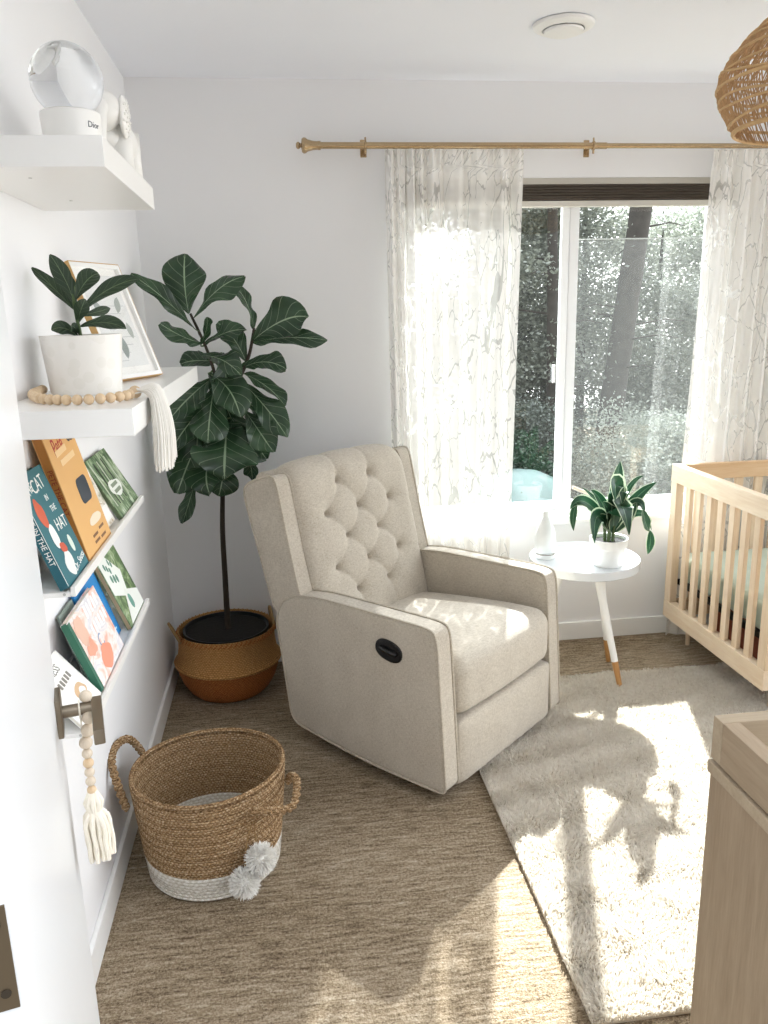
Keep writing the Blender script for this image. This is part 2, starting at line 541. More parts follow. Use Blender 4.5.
def sheer_material():
    """white sheer with a burnt-out pattern of bare branches (u, v in metres of cloth)"""
    t = NT('branch_burnout_sheer'); uv = t.coord('UV')
    def lines(sc, stretch, seed, w, dist):
        v = t.mapping(uv, (sc, sc * stretch, 1), loc=(seed, seed * .7, 0))
        nz = t.n('TexNoise'); nz.inputs['Scale'].default_value = 1.4; nz.inputs['Detail'].default_value = 2
        t.l(v, nz.inputs['Vector'])
        add = t.n('VectorMath', operation='MULTIPLY_ADD'); t.l(nz.outputs['Color'], add.inputs[0])
        add.inputs[1].default_value = (dist, dist, 0); t.l(v, add.inputs[2])
        vo = t.n('TexVoronoi'); vo.feature = 'DISTANCE_TO_EDGE'; vo.inputs['Scale'].default_value = 1.0
        t.l(add.outputs[0], vo.inputs['Vector'])
        return t.math('LESS_THAN', vo.outputs['Distance'], w)
    a = lines(10, .24, 0.0, .014, .8); b = lines(25, .34, 3.1, .022, .8)
    sparse = t.noise(uv, 7.0, 2)
    b = t.math('MULTIPLY', b, t.math('GREATER_THAN', sparse, .48))
    br = t.math('MAXIMUM', a, b)
    dens = t.math('SUBTRACT', .86, t.math('MULTIPLY', br, .36))
    d = t.n('BsdfDiffuse'); d.inputs['Color'].default_value = lin('F1EFEA')
    tl = t.n('BsdfTranslucent'); tl.inputs['Color'].default_value = lin('F3F2EF')
    m1 = t.n('MixShader'); m1.inputs[0].default_value = .055
    t.l(d.outputs[0], m1.inputs[1]); t.l(tl.outputs[0], m1.inputs[2])
    tr = t.n('BsdfTransparent')
    mx = t.n('MixShader'); t.l(dens, mx.inputs[0])
    t.l(tr.outputs[0], mx.inputs[1]); t.l(m1.outputs[0], mx.inputs[2])
    return t.done(mx.outputs[0])
M_sheer = sheer_material()

def foliage(name, c1, c2, tl=.4):
    t = NT(name); v = t.coord('Object')
    col = t.ramp(t.noise(v, 3.0, 4, .7), [(.3, c1), (.7, c2)])
    p = t.pbr(col, .35, spec=.6)
    tr = t.n('BsdfTranslucent'); t.l(col, tr.inputs['Color'])
    mx = t.n('MixShader'); mx.inputs[0].default_value = tl
    t.l(p, mx.inputs[1]); t.l(tr.outputs[0], mx.inputs[2])
    return t.done(mx.outputs[0])
SUN_E = 5.0
SKY_E = 1.2
EXPO = 2.18

# ================================================================== THE SETTING
CH = 2.44
RX = 3.75            # right wall
FY = -3.0            # front end of the walls
WX0, WX1, WZ0, WZ1 = 1.07, 2.52, .60, 2.075      # window opening

def structure(name, bm, mat, label=None, parent=None, angle=40):
    o = mk(name, bm, mat, parent, angle)
    return tag(o, label, None, None, 'structure')

b = NB(); box(b, (-.02, -3.7, -.10), (RX + .02, .02, 0)); structure('floor', b, M_carpet, 'beige streaky loop pile carpet floor')
b = NB(); box(b, (-.12, FY, CH), (RX + .12, .14, CH + .1)); structure('ceiling', b, M_ceil, 'flat white ceiling')
b = NB(); box(b, (-.12, FY, -.1), (0, .14, CH)); structure('wall_left', b, M_wall, 'white painted wall carrying the shelves')
# back wall with the window opening
b = NB()
for lo, hi in (((0, 0, -.1), (WX0, .14, CH)), ((WX1, 0, -.1), (RX, .14, CH)), ((WX0, 0, -.1), (WX1, .14, WZ0 - .02)), ((WX0, 0, WZ1), (WX1, .14, CH))):
    box(b, lo, hi)
structure('wall_back', b, M_wall, 'white painted wall with the window')

def baseboard(name, lo, hi, label):
    b = NB(); box(b, lo, hi, .004, 2); structure(name, b, M_trim, label)
baseboard('baseboard_left', (0, FY, 0), (.014, -.015, .088), 'white baseboard along the shelf wall')
baseboard('baseboard_back', (0, -.014, 0), (RX - .015, 0, .088), 'white baseboard under the window')

# window: vinyl slider
win = bpy.data.objects.new('window_1', None); win.location = ((WX0 + WX1) / 2, .08, WZ0); link(win)
tag(win, 'white vinyl two pane sliding window looking into the forest', None, None, 'structure')
def wpart(name, boxes, mat, bev=.003):
    b = NB()
    for lo, hi in boxes:
        box(b, (lo[0] - win.location[0], lo[1] - .08, lo[2] - WZ0), (hi[0] - win.location[0], hi[1] - .08, hi[2] - WZ0), bev, 2)
    return mk(name, b, mat, win)
MX0, MX1 = 1.772, 1.852
wpart('window_frame', [((WX0, .05, WZ0), (WX0 + .04, .13, WZ1)), ((WX1 - .04, .05, WZ0), (WX1, .13, WZ1)),
                       ((WX0 + .04, .05, WZ0), (WX1 - .04, .13, WZ0 + .03)), ((WX0 + .04, .05, WZ1 - .035), (WX1 - .04, .13, WZ1)),
                       ((MX0 + .036, .065, WZ0 + .03), (MX1, .125, WZ1 - .035))], M_vinyl)
def sash(x0, x1, y, w, wb):
    f = wpart('sash', [((x0, y, WZ0 + .03), (x0 + w, y + .026, WZ1 - .035)), ((x1 - w, y, WZ0 + .03), (x1, y + .026, WZ1 - .035)),
                       ((x0 + w, y, WZ0 + .03), (x1 - w, y + .026, WZ0 + wb)), ((x0 + w, y, WZ1 - .035 - w), (x1 - w, y + .026, WZ1 - .035))], M_vinyl)
    b = NB(); box(b, (x0 + w - .004 - win.location[0], y + .010 - .08, wb - .004), (x1 - w + .004 - win.location[0], y + .014 - .08, WZ1 - WZ0 - .035 - w + .004))
    g = mk('pane', b, M_pane, f)
    return f
sash(WX0 + .04, MX0 + .034, .06, .034, .07)
sash(MX0 + .04, WX1 - .04, .092, .030, .062)
# added sheet outside the fixed pane, imitates the haze on its glass
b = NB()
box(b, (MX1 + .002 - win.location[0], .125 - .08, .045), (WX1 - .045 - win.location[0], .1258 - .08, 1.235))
mk('haze_sheet', b, M_haze, win)
b = NB(); box(b, (MX1 + .002 - win.location[0], .122 - .08, 1.235), (WX1 - .045 - win.location[0], .128 - .08, 1.241)); mk('haze_edge', b, M_grey, win)  # added strip for the line where the haze stops
# sash lock
b = NB(); box(b, (1.744 - win.location[0], .052 - .08, .62), (1.758 - win.location[0], .062 - .08, .70), .003); mk('sash_lock', b, M_vinyl, win)
b = NB(); box(b, (WX0 - .02, -.022, WZ0 - .02), (WX1 + .02, .05, WZ0), .004, 2)
structure('trim_1', b, M_trim, 'white window sill board')

# door leaf swung open against the left wall; hinged near the camera
DA = Vector((.115, -2.13, 0)); DB = Vector((.309, -2.93, 0))
dd = (DA - DB).normalized(); dn = Vector((-dd.y, dd.x, 0)) * -1      # dn faces into the room (+x)
if dn.x < 0: dn = -dn
door = bpy.data.objects.new('door_1', None); door.location = DB
door.rotation_euler = (0, 0, math.atan2(dd.y, dd.x)); link(door)
tag(door, 'white door leaf swung open against the shelf wall', None, None, 'structure')
DW = (DA - DB).length
# local x along the leaf towards its free edge, local -y faces the room
sgn = -1
b = NB(); box(b, (0, 0, .012), (DW, .035, 2.03), .002, 2); mk('door_panel', b, M_door, door)
def hinge(z):
    b = NB()
    prism(b, rounded([(.004, z - .045), (.032, z - .045), (.032, z + .045), (.004, z + .045)], [.0, .010, .010, .0], 5), 0, -.0015, .001)
    h = mk('hinge', b, M_bronze, door)
    for yy, zz in ((.012, z - .030), (.022, z), (.012, z + .030)):
        b = NB(); r0 = .0038
        prism(b, [(yy + r0 * math.cos(a * PI / 6), zz + r0 * math.sin(a * PI / 6)) for a in range(12)], 0, -.0024, -.001)
        mk('screw', b, M_screw, h)
for z in (.25, 1.085, 1.83): hinge(z)
# lever handle on the room face (local y < 0)
hx, hz = DW - .062, .912
b = NB(); box(b, (hx - .029, -.009, hz - .034), (hx + .029, .0, hz + .034), .002, 2); hd = mk('handle', b, M_nickel, door)
b = NB(); tube(b, [(hx, -.008, hz), (hx, -.060, hz)], .0105, 14); mk('neck', b, M_nickel, hd)
b = NB(); box(b, (hx - .112, -.072, hz - .013), (hx + .014, -.055, hz + .013), .002, 2); mk('lever', b, M_nickel, hd)

# ================================================================== GARLANDS
def tassel_strands(bm, top, length, r_top, r_bot, n, thick, sway=(0, 0), seg=7):
    for i in range(n):
        a = 2 * PI * i / n * 2.399 * 5; q = math.sqrt((i + .5) / n)
        x0, y0 = r_top * q * math.cos(a), r_top * q * math.sin(a)
        k = r_bot / r_top
        L = length * (.95 + .07 * random.random())
        pts = []
        for j in range(seg + 1):
            t = j / seg
            w = 1 + (k - 1) * (1 - (1 - t) ** 2)
            pts.append((top[0] + x0 * w + sway[0] * t * t, top[1] + y0 * w + sway[1] * t * t, top[2] - L * t))
        tube(bm, pts, thick, 5)

g = thing('bead_garland', 'wooden bead garland with chunky cream tassel hanging on the door handle', 'garland', (0, 0, 0))
hw = door.matrix_basis @ Vector((hx - .002, -.036, hz))
g.location = hw
b = NB()
tube(b, [(math.cos(a) * .0135 * dd.x, math.cos(a) * .0135 * dd.y, .0155 * math.sin(a)) for a in [k * PI / 8 for k in range(16)]], .0014, 6, closed=True)
tube(b, [(0, 0, -.013), (0, 0, -.175)], .0014, 6); mk('string', b, M_cream, g)
z = .012
b = NB(); sphere(b, (dd.x * .012 + .012, dd.y * .012, .018), .0105, 16, 12); mk('bead', b, M_bead2, g)
zc = -.002
for k, r in enumerate((.0118, .0118, .0112, .0090, .0090, .0086, .0086, .0078)):
    b = NB(); sphere(b, (.014 if k == 0 else (.010 if k == 1 else .004), -.002, zc - r), r, 16, 12); mk('bead', b, M_bead if k in (4, 7) else M_bead2, g)
    zc -= 2 * r
tp = zc
b = NB()
for i in range(9):
    a = 2 * PI * i / 9
    tube(b, [(.004 + .004 * math.cos(a), .004 * math.sin(a), tp + .004), (.004 + .013 * math.cos(a), .013 * math.sin(a), tp - .016), (.004 + .008 * math.cos(a), .008 * math.sin(a), tp - .036)], .0045, 7)
tube(b, [(.004 + .0105 * math.cos(a), .0105 * math.sin(a), tp - .036) for a in [k * PI / 8 for k in range(16)]], .003, 6, closed=True)
for i in range(22):
    a = 2 * PI * i * .382; q = math.sqrt((i + .5) / 22)
    pts = []
    for j in range(9):
        t = j / 8
        w = .010 + (.0225 - .010) * min(1, t * 6) - .001 * t
        wig = .0007 * math.sin(t * 40 + i)
        pts.append((.004 + w * q * math.cos(a) + wig + .003 * t, w * q * math.sin(a) + wig, tp - .034 - (.086 + .005 * random.random()) * t))
    tube(b, pts, .0042, 7)
mk('tassel', b, M_cream, g)

# ================================================================== RECLINER ARMCHAIR
ch = thing('recliner_armchair', 'oat linen wingback recliner armchair with button tufted back', 'armchair', (.982, -1.250, 0), math.radians(42.84))
CW = .764
armo = rounded([(.004, .05), (.036, .578), (.06, .602), (.56, .602), (.70, .575), (.758, .49), (.70, .085), (.36, .046)],
               [.03, .055, .06, .10, .16, .05, .05, .2], 7)
def arm_outline_in():  return armo
for side in (0, 1):
    u0, u1 = (0, .078) if side == 0 else (CW - .078, CW)
    b = NB(); prism(b, armo, 0, u0, u1, .0125, 4)
    a = mk('armrest', b, M_chair, ch, 50)
    for uu in ((u0 + .003, u1 - .003)):
        b = NB(); tube(b, [(uu, q[0], q[1]) for q in armo], .0042, 6, closed=True); mk('piping', b, M_pipe, a)
# recline lever recess on the left arm
arm0 = [o for o in ch.children if o.name.startswith('armrest')][0]
b = NB(); pts = []
for k in range(28):
    a = 2 * PI * k / 28
    ca, sa_ = .055 * math.copysign(abs(math.cos(a)) ** .85, math.cos(a)), .036 * math.copysign(abs(math.sin(a)) ** .85, math.sin(a)); pts.append((.224 + ca * .985 - sa_ * .17, .490 + ca * .17 + sa_ * .985))
prism(b, pts, 0, -.006, .004, .003, 2); rl = mk('recline_handle', b, M_black, arm0)
b = NB(); tube(b, [(-.006, .19, .486), (-.011, .205, .489), (-.012, .235, .494), (-.006, .255, .497)], .008, 8); mk('finger_pull', b, M_black, rl)
# seat cushion
def seat_disp(p, q):
    u, v, z = p
    t = (z - .27) / .2
    if z > .36:
        z += .022 * (1 - q[0] ** 4) * (1 - (q[1]) ** 4) * min(1, (z - .36) / .08)
        z -= .045 * max(0, (v - .05) / .5) ** 1.2
    v -= .012 * (1 - q[0] ** 2) * max(0, -q[1]) if v < .12 else 0
    return np.array((u, v, z))
b = NB(); dense_box(b, (.080, .004, .272), (CW - .080, .66, .475), .055, 18, seat_disp); mk('seat_cushion', b, M_chair, ch, 180)
# front (foot rest) panel
def foot_disp(p, q):
    u, v, z = p
    if v < .03: v -= .010 * (1 - q[0] ** 4) * (1 - q[2] ** 2)
    return np.array((u, v, z))
b = NB(); dense_box(b, (.081, .004, .038), (CW - .081, .07, .266), .020, 10, foot_disp); mk('footrest_panel', b, M_chair, ch, 180)
# body under the seat, rear panel, glider base
b = NB(); box(b, (.079, .06, .07), (CW - .079, .66, .28), .01); mk('seat_frame', b, M_chair, ch)
b = NB(); prism(b, rounded([(.66, .10), (.735, .47), (.80, .70), (.895, .945), (.87, 1.0), (.80, 1.0), (.70, .60), (.64, .30), (.60, .10)], [.01, .03, .05, .02, .04, .04, .05, .05, .01], 4), 0, .05, CW - .05, .01, 2)
mk('back_frame', b, M_chair, ch)
b = NB(); lathe(b, [(0, 0), (.24, 0), (.25, .006), (.25, .022), (.22, .026), (.07, .03), (.06, .08), (0, .08)], 40, (CW / 2, .36, 0)); mk('swivel_base', b, M_darkmetal, ch)

# wings
wingo = rounded([(.62, .555), (.660, .70), (.722, .985), (.745, 1.006), (.87, .968), (.900, .930), (.765, .50), (.70, .50)],
                [.03, .3, .04, .04, .06, .04, .05, .03], 5)
for side in (0, 1):
    u0, u1 = (.004, .076) if side == 0 else (CW - .076, CW - .004)
    b = NB(); prism(b, wingo, 0, u0, u1, .0115, 4); w = mk('wing', b, M_chair, ch, 50)
    for uu in (u0 + .003, u1 - .003):
        b = NB(); tube(b, [(uu, q[0], q[1]) for q in wingo], .0040, 6, closed=True); mk('piping', b, M_pipe, w)

# tufted back
rows = [(.928, (.293, .471)), (.832, (.204, .382, .560)), (.738, (.293, .471)), (.638, (.204, .382, .560)), (.538, (.293, .471))]
path = [(.575, .36), (.592, .43), (.615, .53), (.640, .64), (.664, .74), (.688, .84), (.706, .91), (.718, .945), (.738, .970), (.768, .982), (.80, .978), (.828, .955), (.842, .92)]
pp = smooth_path([(0, a, c) for a, c in path], 8)
pl = np.array([[p.y, p.z] for p in pp])
sg = np.r_[0, np.cumsum(np.linalg.norm(np.diff(pl, axis=0), axis=1))]
NU_, NH_ = 120, 150
hs = np.linspace(0, sg[-1], NH_)
cv = np.interp(hs, sg, pl[:, 0]); cz = np.interp(hs, sg, pl[:, 1])
tv = np.gradient(cv, hs); tz = np.gradient(cz, hs); ln = np.hypot(tv, tz); nv, nz_ = -tz / ln, tv / ln      # outward: towards the sitter / up
us = np.linspace(.070, CW - .070, NU_)
hz_of = lambda zz: float(np.interp(zz, cz[:np.argmax(cz)], hs[:np.argmax(cz)]))
BUT = [(uu, hz_of(zz)) for zz, l in rows for uu in l]
SEG = []
for i, (zz, l) in enumerate(rows):
    h0 = hz_of(zz)
    if i + 1 < len(rows):
        h1 = hz_of(rows[i + 1][0])
        for a in l:
            for c in rows[i + 1][1]:
                if abs(a - c) < .12: SEG.append(((a, h0), (c, h1)))
for uu in rows[-1][1]: SEG.append(((uu, hz_of(rows[-1][0])), (uu, 0.0)))
for uu in rows[0][1]: SEG.append(((uu, hz_of(rows[0][0])), (uu, hz_of(.928) + .13)))
for uu, zz in ((.204, .832), (.204, .638)): SEG.append(((uu, hz_of(zz)), (.07, hz_of(zz) - .03)))
for uu, zz in ((.560, .832), (.560, .638)): SEG.append(((uu, hz_of(zz)), (CW - .07, hz_of(zz) - .03)))
U, Hh = np.meshgrid(us, hs)
d = np.full(U.shape, .034)
ed = np.minimum(U - us[0], us[-1] - U)
d *= 1 - np.exp(-(ed / .022))
d *= np.clip(1 - np.exp(-(Hh / .05)), 0, 1) * .6 + .4
crease = np.zeros_like(d)
for (a, c) in SEG:
    a = np.array(a); c = np.array(c); ab = c - a; L2 = ab @ ab
    t = np.clip(((U - a[0]) * ab[0] + (Hh - a[1]) * ab[1]) / L2, 0, 1)
    dist = np.hypot(U - a[0] - t * ab[0], Hh - a[1] - t * ab[1])
    edge_seg = (c[0] < .1 or c[0] > CW - .1)
    crease = np.maximum(crease, (.5 if edge_seg else 1) * (1 - .45 * np.sin(t * PI)) * np.exp(-(dist / .013) ** 1.0) * .011)
d -= crease
for (a, h) in BUT:
    rr = np.hypot(U - a, Hh - h)
    d -= .034 * np.exp(-(rr / .021) ** 1.0) + .016 * np.exp(-(rr / .007) ** 2)
arch = .022 * np.clip((Hh - hz_of(.80)) / .2, 0, 1) * (1 - ((U - CW / 2) / (CW / 2)) ** 2)
V3 = np.stack([U, cv[:, None] + nv[:, None] * d, cz[:, None] + nz_[:, None] * d + arch], -1).reshape(-1, 3)
F = [(j * NU_ + i, j * NU_ + i + 1, (j + 1) * NU_ + i + 1, (j + 1) * NU_ + i) for j in range(NH_ - 1) for i in range(NU_ - 1)]
tb = mk_raw('tufted_back', V3, F, M_chair, ch)
for (a, h) in BUT:
    i = int(np.argmin(abs(us - a))); j = int(np.argmin(abs(hs - h)))
    p = V3[j * NU_ + i]
    b = NB(); sphere(b, (a, p[1] - .001, p[2]), .0085, 12, 8, 1, .6, 1); mk('button', b, M_pipe, tb)

# ================================================================== SIDE TABLE, DIFFUSER, HOUSE PLANT
TZ = .535; TC = Vector((1.747, -.392, 0)); TR = .226
st = thing('side_table', 'round white gloss side table with wood tipped legs by the window', 'table', TC)
b = NB(); lathe(b, [(0, TZ - .012), (TR - .016, TZ - .012), (TR - .010, TZ - .010), (TR - .006, TZ), (TR - .002, TZ + .004), (TR, TZ), (TR, TZ - .030), (TR - .006, TZ - .034), (0, TZ - .034)], 72)
mk('tabletop', b, M_tableglass, st)
b = NB(); lathe(b, [(0, TZ - .050), (.11, TZ - .050), (.115, TZ - .034), (0, TZ - .034)], 32); mk('apron', b, M_white, st)
for fx, fy, txx, tyy in ((1.864, -.548, 1.775, -.46), (1.925, -.276, 1.825, -.37), (1.575, -.275, 1.672, -.355)):
    f = Vector((fx, fy, .002)) - TC; t = Vector((txx, tyy, TZ - .035)) - TC
    m = f + (t - f) * .235
    b = NB(); tube(b, [m, t], [.0135, .0175], 16); lg = mk('leg', b, M_white, st)
    b = NB(); tube(b, [f, m], [.0100, .0134], 16); mk('wood_tip', b, M_foot, lg)

TT = TZ - .0118
df = thing('oil_diffuser', 'small white frosted bottle shaped diffuser on the round side table', 'diffuser', (1.602, -.322, TT))
b = NB(); lathe(b, [(0, .024), (.040, .024), (.0435, .03), (.044, .07), (.041, .10), (.033, .132), (.021, .158), (.0135, .176), (.0125, .196), (.010, .203), (0, .203)], 32); mk('bottle', b, M_frost, df, 180)
b = NB(); lathe(b, [(0, 0), (.040, 0), (.0425, .004), (.0425, .019), (.0405, .023), (0, .023)], 32); bs = mk('base', b, M_white, df)
b = NB(); lathe(b, [(.0410, .0192), (.0434, .0192), (.0434, .0218), (.0410, .0218)], 32, closed=True); mk('metal_band', b, M_nickel, bs)

def leaf(V, Fc, UV, B, M, T, W, roll=0.0, toward=None, fold=.18, wave=.06, nu=6, nv=14, kind='fiddle', seed=0):
    B, M, T = Vector(B), Vector(M), Vector(T)
    toward = toward or Vector((.15, -1, .25))
    o = len(V); rs = random.Random(seed)
    ph = rs.random() * 6.28; twist = rs.uniform(-38, 38) if kind == 'fiddle' else rs.uniform(-15, 15); curl = rs.uniform(.02, .22) if kind == 'fiddle' else .04; cup = rs.choice((1, 1, -1)) * rs.uniform(.5, 1.3) if kind == 'fiddle' else 1
    for j in range(nv + 1):
        t = j / nv
        P = bez(B, M, T, t)
        D = ((M - B) * (1 - t) + (T - M) * t) * 2
        D = D.normalized() if D.length > 1e-6 else Vector((0, 0, 1))
        N = toward - D * toward.dot(D)
        N = N.normalized() if N.length > 1e-4 else D.orthogonal().normalized()
        N = Quaternion(D, math.radians(roll + twist * (t - .4))) @ N
        S = D.cross(N).normalized()
        if kind == 'fiddle':
            w = (max(0, math.sin(PI * min(1, t ** 1.12))) ** .62) * (.60 + .45 * t - .10 * math.sin(t * 2 * PI))
            if t > .97: w = max(w, .10)
        else:
            w = (max(0, math.sin(PI * min(1, t ** .85))) ** .8)
        w *= W * .5
        w = max(w, W * .015)
        for i in range(nu + 1):
            s = (i / nu) * 2 - 1
            wv = wave * W * (math.sin(t * 9 + ph + (1.7 if s > 0 else 0)) * abs(s) ** 2 + .5 * math.sin(t * 17 + ph * 2) * abs(s) ** 3)
            V.append(P + S * (s * w) + N * (fold * cup * abs(s) ** 1.3 * w + wv - curl * W * max(0, t - .55) ** 2 * 3))
            UV.append((i / nu, t))
    for j in range(nv):
        for i in range(nu):
            a = o + j * (nu + 1) + i
            Fc.append((a, a + 1, a + nu + 2, a + nu + 1))

FIG_LEAVES = [
    ((0.201, -0.26, 1.559), (0.187, -0.28, 1.671), (0.205, -0.26, 1.778), 0.175, 0),
    ((0.231, -0.26, 1.488), (0.141, -0.31, 1.608), (-0.007, -0.36, 1.704), 0.087, 35),
    ((0.216, -0.26, 1.543), (0.315, -0.29, 1.668), (0.421, -0.24, 1.698), 0.110, -30),
    ((0.442, -0.26, 1.499), (0.428, -0.23, 1.603), (0.378, -0.21, 1.664), 0.083, 40),
    ((0.43, -0.26, 1.449), (0.547, -0.31, 1.545), (0.645, -0.34, 1.543), 0.161, 0),
    ((0.43, -0.26, 1.444), (0.554, -0.34, 1.476), (0.714, -0.38, 1.451), 0.086, -40),
    ((0.247, -0.26, 1.449), (0.18, -0.34, 1.464), (0.109, -0.38, 1.527), 0.086, 30),
    ((0.235, -0.26, 1.438), (0.271, -0.31, 1.499), (0.277, -0.34, 1.543), 0.052, 50),
    ((0.247, -0.26, 1.444), (0.337, -0.32, 1.497), (0.415, -0.32, 1.5), 0.080, -30),
    ((0.403, -0.26, 1.372), (0.375, -0.26, 1.462), (0.308, -0.26, 1.527), 0.105, 10),
    ((0.238, -0.26, 1.4), (0.317, -0.36, 1.408), (0.387, -0.42, 1.339), 0.097, -20),
    ((0.39, -0.26, 1.35), (0.472, -0.31, 1.395), (0.556, -0.34, 1.35), 0.086, -25),
    ((0.389, -0.26, 1.328), (0.477, -0.28, 1.293), (0.549, -0.3, 1.204), 0.076, -25),
    ((0.386, -0.26, 1.294), (0.472, -0.31, 1.205), (0.547, -0.36, 1.089), 0.110, -10),
    ((0.255, -0.26, 1.332), (0.347, -0.36, 1.304), (0.377, -0.42, 1.186), 0.137, -15),
    ((0.264, -0.26, 1.31), (0.191, -0.34, 1.263), (0.107, -0.38, 1.174), 0.127, 10),
    ((0.273, -0.26, 1.276), (0.26, -0.39, 1.189), (0.249, -0.44, 1.092), 0.142, 0),
    ((0.314, -0.26, 1.137), (0.307, -0.4, 1.044), (0.301, -0.45, 0.961), 0.244, 0),
    ((0.234, -0.26, 1.209), (0.169, -0.32, 1.151), (0.106, -0.36, 1.063), 0.111, 10),
    ((0.214, -0.26, 1.095), (0.157, -0.32, 1.003), (0.113, -0.36, 0.886), 0.141, 5),
    ((0.243, -0.26, 1.024), (0.216, -0.34, 0.958), (0.232, -0.39, 0.89), 0.151, 0),
    ((0.178, -0.26, 0.92), (0.152, -0.29, 0.845), (0.115, -0.31, 0.753), 0.066, 25),
    ((0.39, -0.26, 1.18), (0.434, -0.33, 1.118), (0.488, -0.38, 1.038), 0.115, -10),
    ((0.393, -0.26, 1.214), (0.448, -0.26, 1.189), (0.514, -0.26, 1.135), 0.094, -20),
    ((0.374, -0.26, 1.1), (0.427, -0.26, 1.039), (0.464, -0.24, 0.98), 0.107, -10),
    ((0.38, -0.26, 1.017), (0.404, -0.24, 0.953), (0.393, -0.21, 0.887), 0.060, 40),
    ((0.297, -0.26, 0.986), (0.283, -0.29, 0.921), (0.268, -0.31, 0.857), 0.130, 0),
    ((0.215, -0.26, 1.255), (0.149, -0.21, 1.195), (0.103, -0.18, 1.088), 0.108, 10),
    ((0.313, -0.26, 1.206), (0.35, -0.22, 1.107), (0.364, -0.2, 0.984), 0.144, 0),
    ((0.264, -0.26, 1.15), (0.209, -0.21, 1.088), (0.163, -0.18, 0.978), 0.145, 0),
    ((0.291, -0.26, 1.376), (0.21, -0.21, 1.387), (0.136, -0.16, 1.37), 0.096, 10),
    ((0.332, -0.26, 1.159), (0.384, -0.28, 1.067), (0.427, -0.31, 1.012), 0.141, 0),
    ((0.21, -0.26, 1.187), (0.193, -0.29, 1.077), (0.193, -0.32, 0.967), 0.153, 0),
    ((0.316, -0.26, 1.409), (0.332, -0.28, 1.298), (0.316, -0.31, 1.211), 0.140, 0),
    ((0.276, -0.26, 1.162), (0.352, -0.3, 1.095), (0.403, -0.34, 0.983), 0.140, 0),
]
SMALL_FIG_LEAVES = [
    ((0.108, -1.62, 1.562), (0.06, -1.6, 1.611), (0.002, -1.58, 1.658), 0.035, 30),
    ((0.105, -1.62, 1.566), (0.098, -1.63, 1.628), (0.066, -1.64, 1.678), 0.042, -25),
    ((0.112, -1.62, 1.586), (0.119, -1.6, 1.629), (0.148, -1.57, 1.647), 0.047, 0),
    ((0.129, -1.62, 1.559), (0.166, -1.63, 1.614), (0.242, -1.62, 1.631), 0.039, -10),
    ((0.123, -1.62, 1.553), (0.146, -1.6, 1.561), (0.167, -1.58, 1.569), 0.022, 10),
    ((0.117, -1.62, 1.531), (0.163, -1.65, 1.548), (0.211, -1.67, 1.527), 0.036, -15),
    ((0.103, -1.62, 1.509), (0.081, -1.64, 1.539), (0.055, -1.65, 1.526), 0.032, 0),
    ((0.109, -1.62, 1.538), (0.114, -1.64, 1.564), (0.129, -1.64, 1.587), 0.034, 10),
    ((0.108, -1.62, 1.514), (0.106, -1.65, 1.53), (0.1, -1.66, 1.534), 0.022, 0),
    ((0.107, -1.62, 1.564), (0.087, -1.59, 1.604), (0.077, -1.57, 1.649), 0.035, 10),
]
DRACAENA_LEAVES = [
    ((1.859, -0.43, 0.644), (1.841, -0.45, 0.846), (1.879, -0.41, 0.941), 0.057, 10),
    ((1.867, -0.43, 0.654), (1.82, -0.51, 0.984), (1.794, -0.57, 0.817), 0.061, 0),
    ((1.876, -0.43, 0.654), (1.871, -0.48, 0.925), (1.842, -0.53, 0.789), 0.041, 20),
    ((1.862, -0.43, 0.644), (1.698, -0.48, 0.865), (1.644, -0.49, 0.772), 0.040, 20),
    ((1.67, -0.49, 0.794), (1.65, -0.49, 0.748), (1.661, -0.49, 0.68), 0.021, 40),
    ((1.857, -0.43, 0.644), (1.717, -0.53, 0.838), (1.714, -0.58, 0.651), 0.047, 10),
    ((1.876, -0.43, 0.643), (1.831, -0.53, 0.899), (1.858, -0.57, 0.674), 0.074, -15),
    ((1.879, -0.43, 0.643), (1.929, -0.43, 0.805), (2.03, -0.43, 0.848), 0.033, -20),
    ((1.882, -0.43, 0.642), (1.946, -0.46, 0.853), (1.963, -0.48, 0.727), 0.033, -20),
    ((1.954, -0.48, 0.75), (1.958, -0.49, 0.687), (1.983, -0.49, 0.659), 0.041, -20),
    ((1.983, -0.49, 0.664), (1.993, -0.49, 0.608), (1.979, -0.49, 0.562), 0.025, 20),
    ((1.873, -0.43, 0.643), (1.911, -0.4, 0.87), (1.999, -0.38, 0.866), 0.019, -10),
    ((1.865, -0.43, 0.643), (1.808, -0.43, 0.795), (1.752, -0.43, 0.831), 0.038, 10),
    ((1.859, -0.43, 0.644), (1.816, -0.4, 0.771), (1.732, -0.38, 0.832), 0.019, 10),
    ((1.876, -0.43, 0.643), (1.974, -0.43, 0.802), (2.02, -0.43, 0.645), 0.022, -10),
    ((1.859, -0.43, 0.644), (1.79, -0.48, 0.737), (1.745, -0.51, 0.736), 0.032, 10),
    ((1.871, -0.43, 0.643), (1.817, -0.49, 0.76), (1.77, -0.51, 0.799), 0.041, 10),
    ((1.882, -0.43, 0.642), (1.893, -0.47, 0.74), (1.92, -0.49, 0.781), 0.044, -10),
    ((1.871, -0.43, 0.643), (1.835, -0.49, 0.737), (1.804, -0.52, 0.783), 0.043, 0),
    ((1.879, -0.43, 0.643), (1.876, -0.46, 0.722), (1.875, -0.48, 0.781), 0.041, 0),
    ((1.862, -0.43, 0.644), (1.817, -0.47, 0.717), (1.795, -0.48, 0.737), 0.027, 0),
]


def rel(p, o): return (p[0] - o[0], p[1] - o[1], p[2] - o[2])

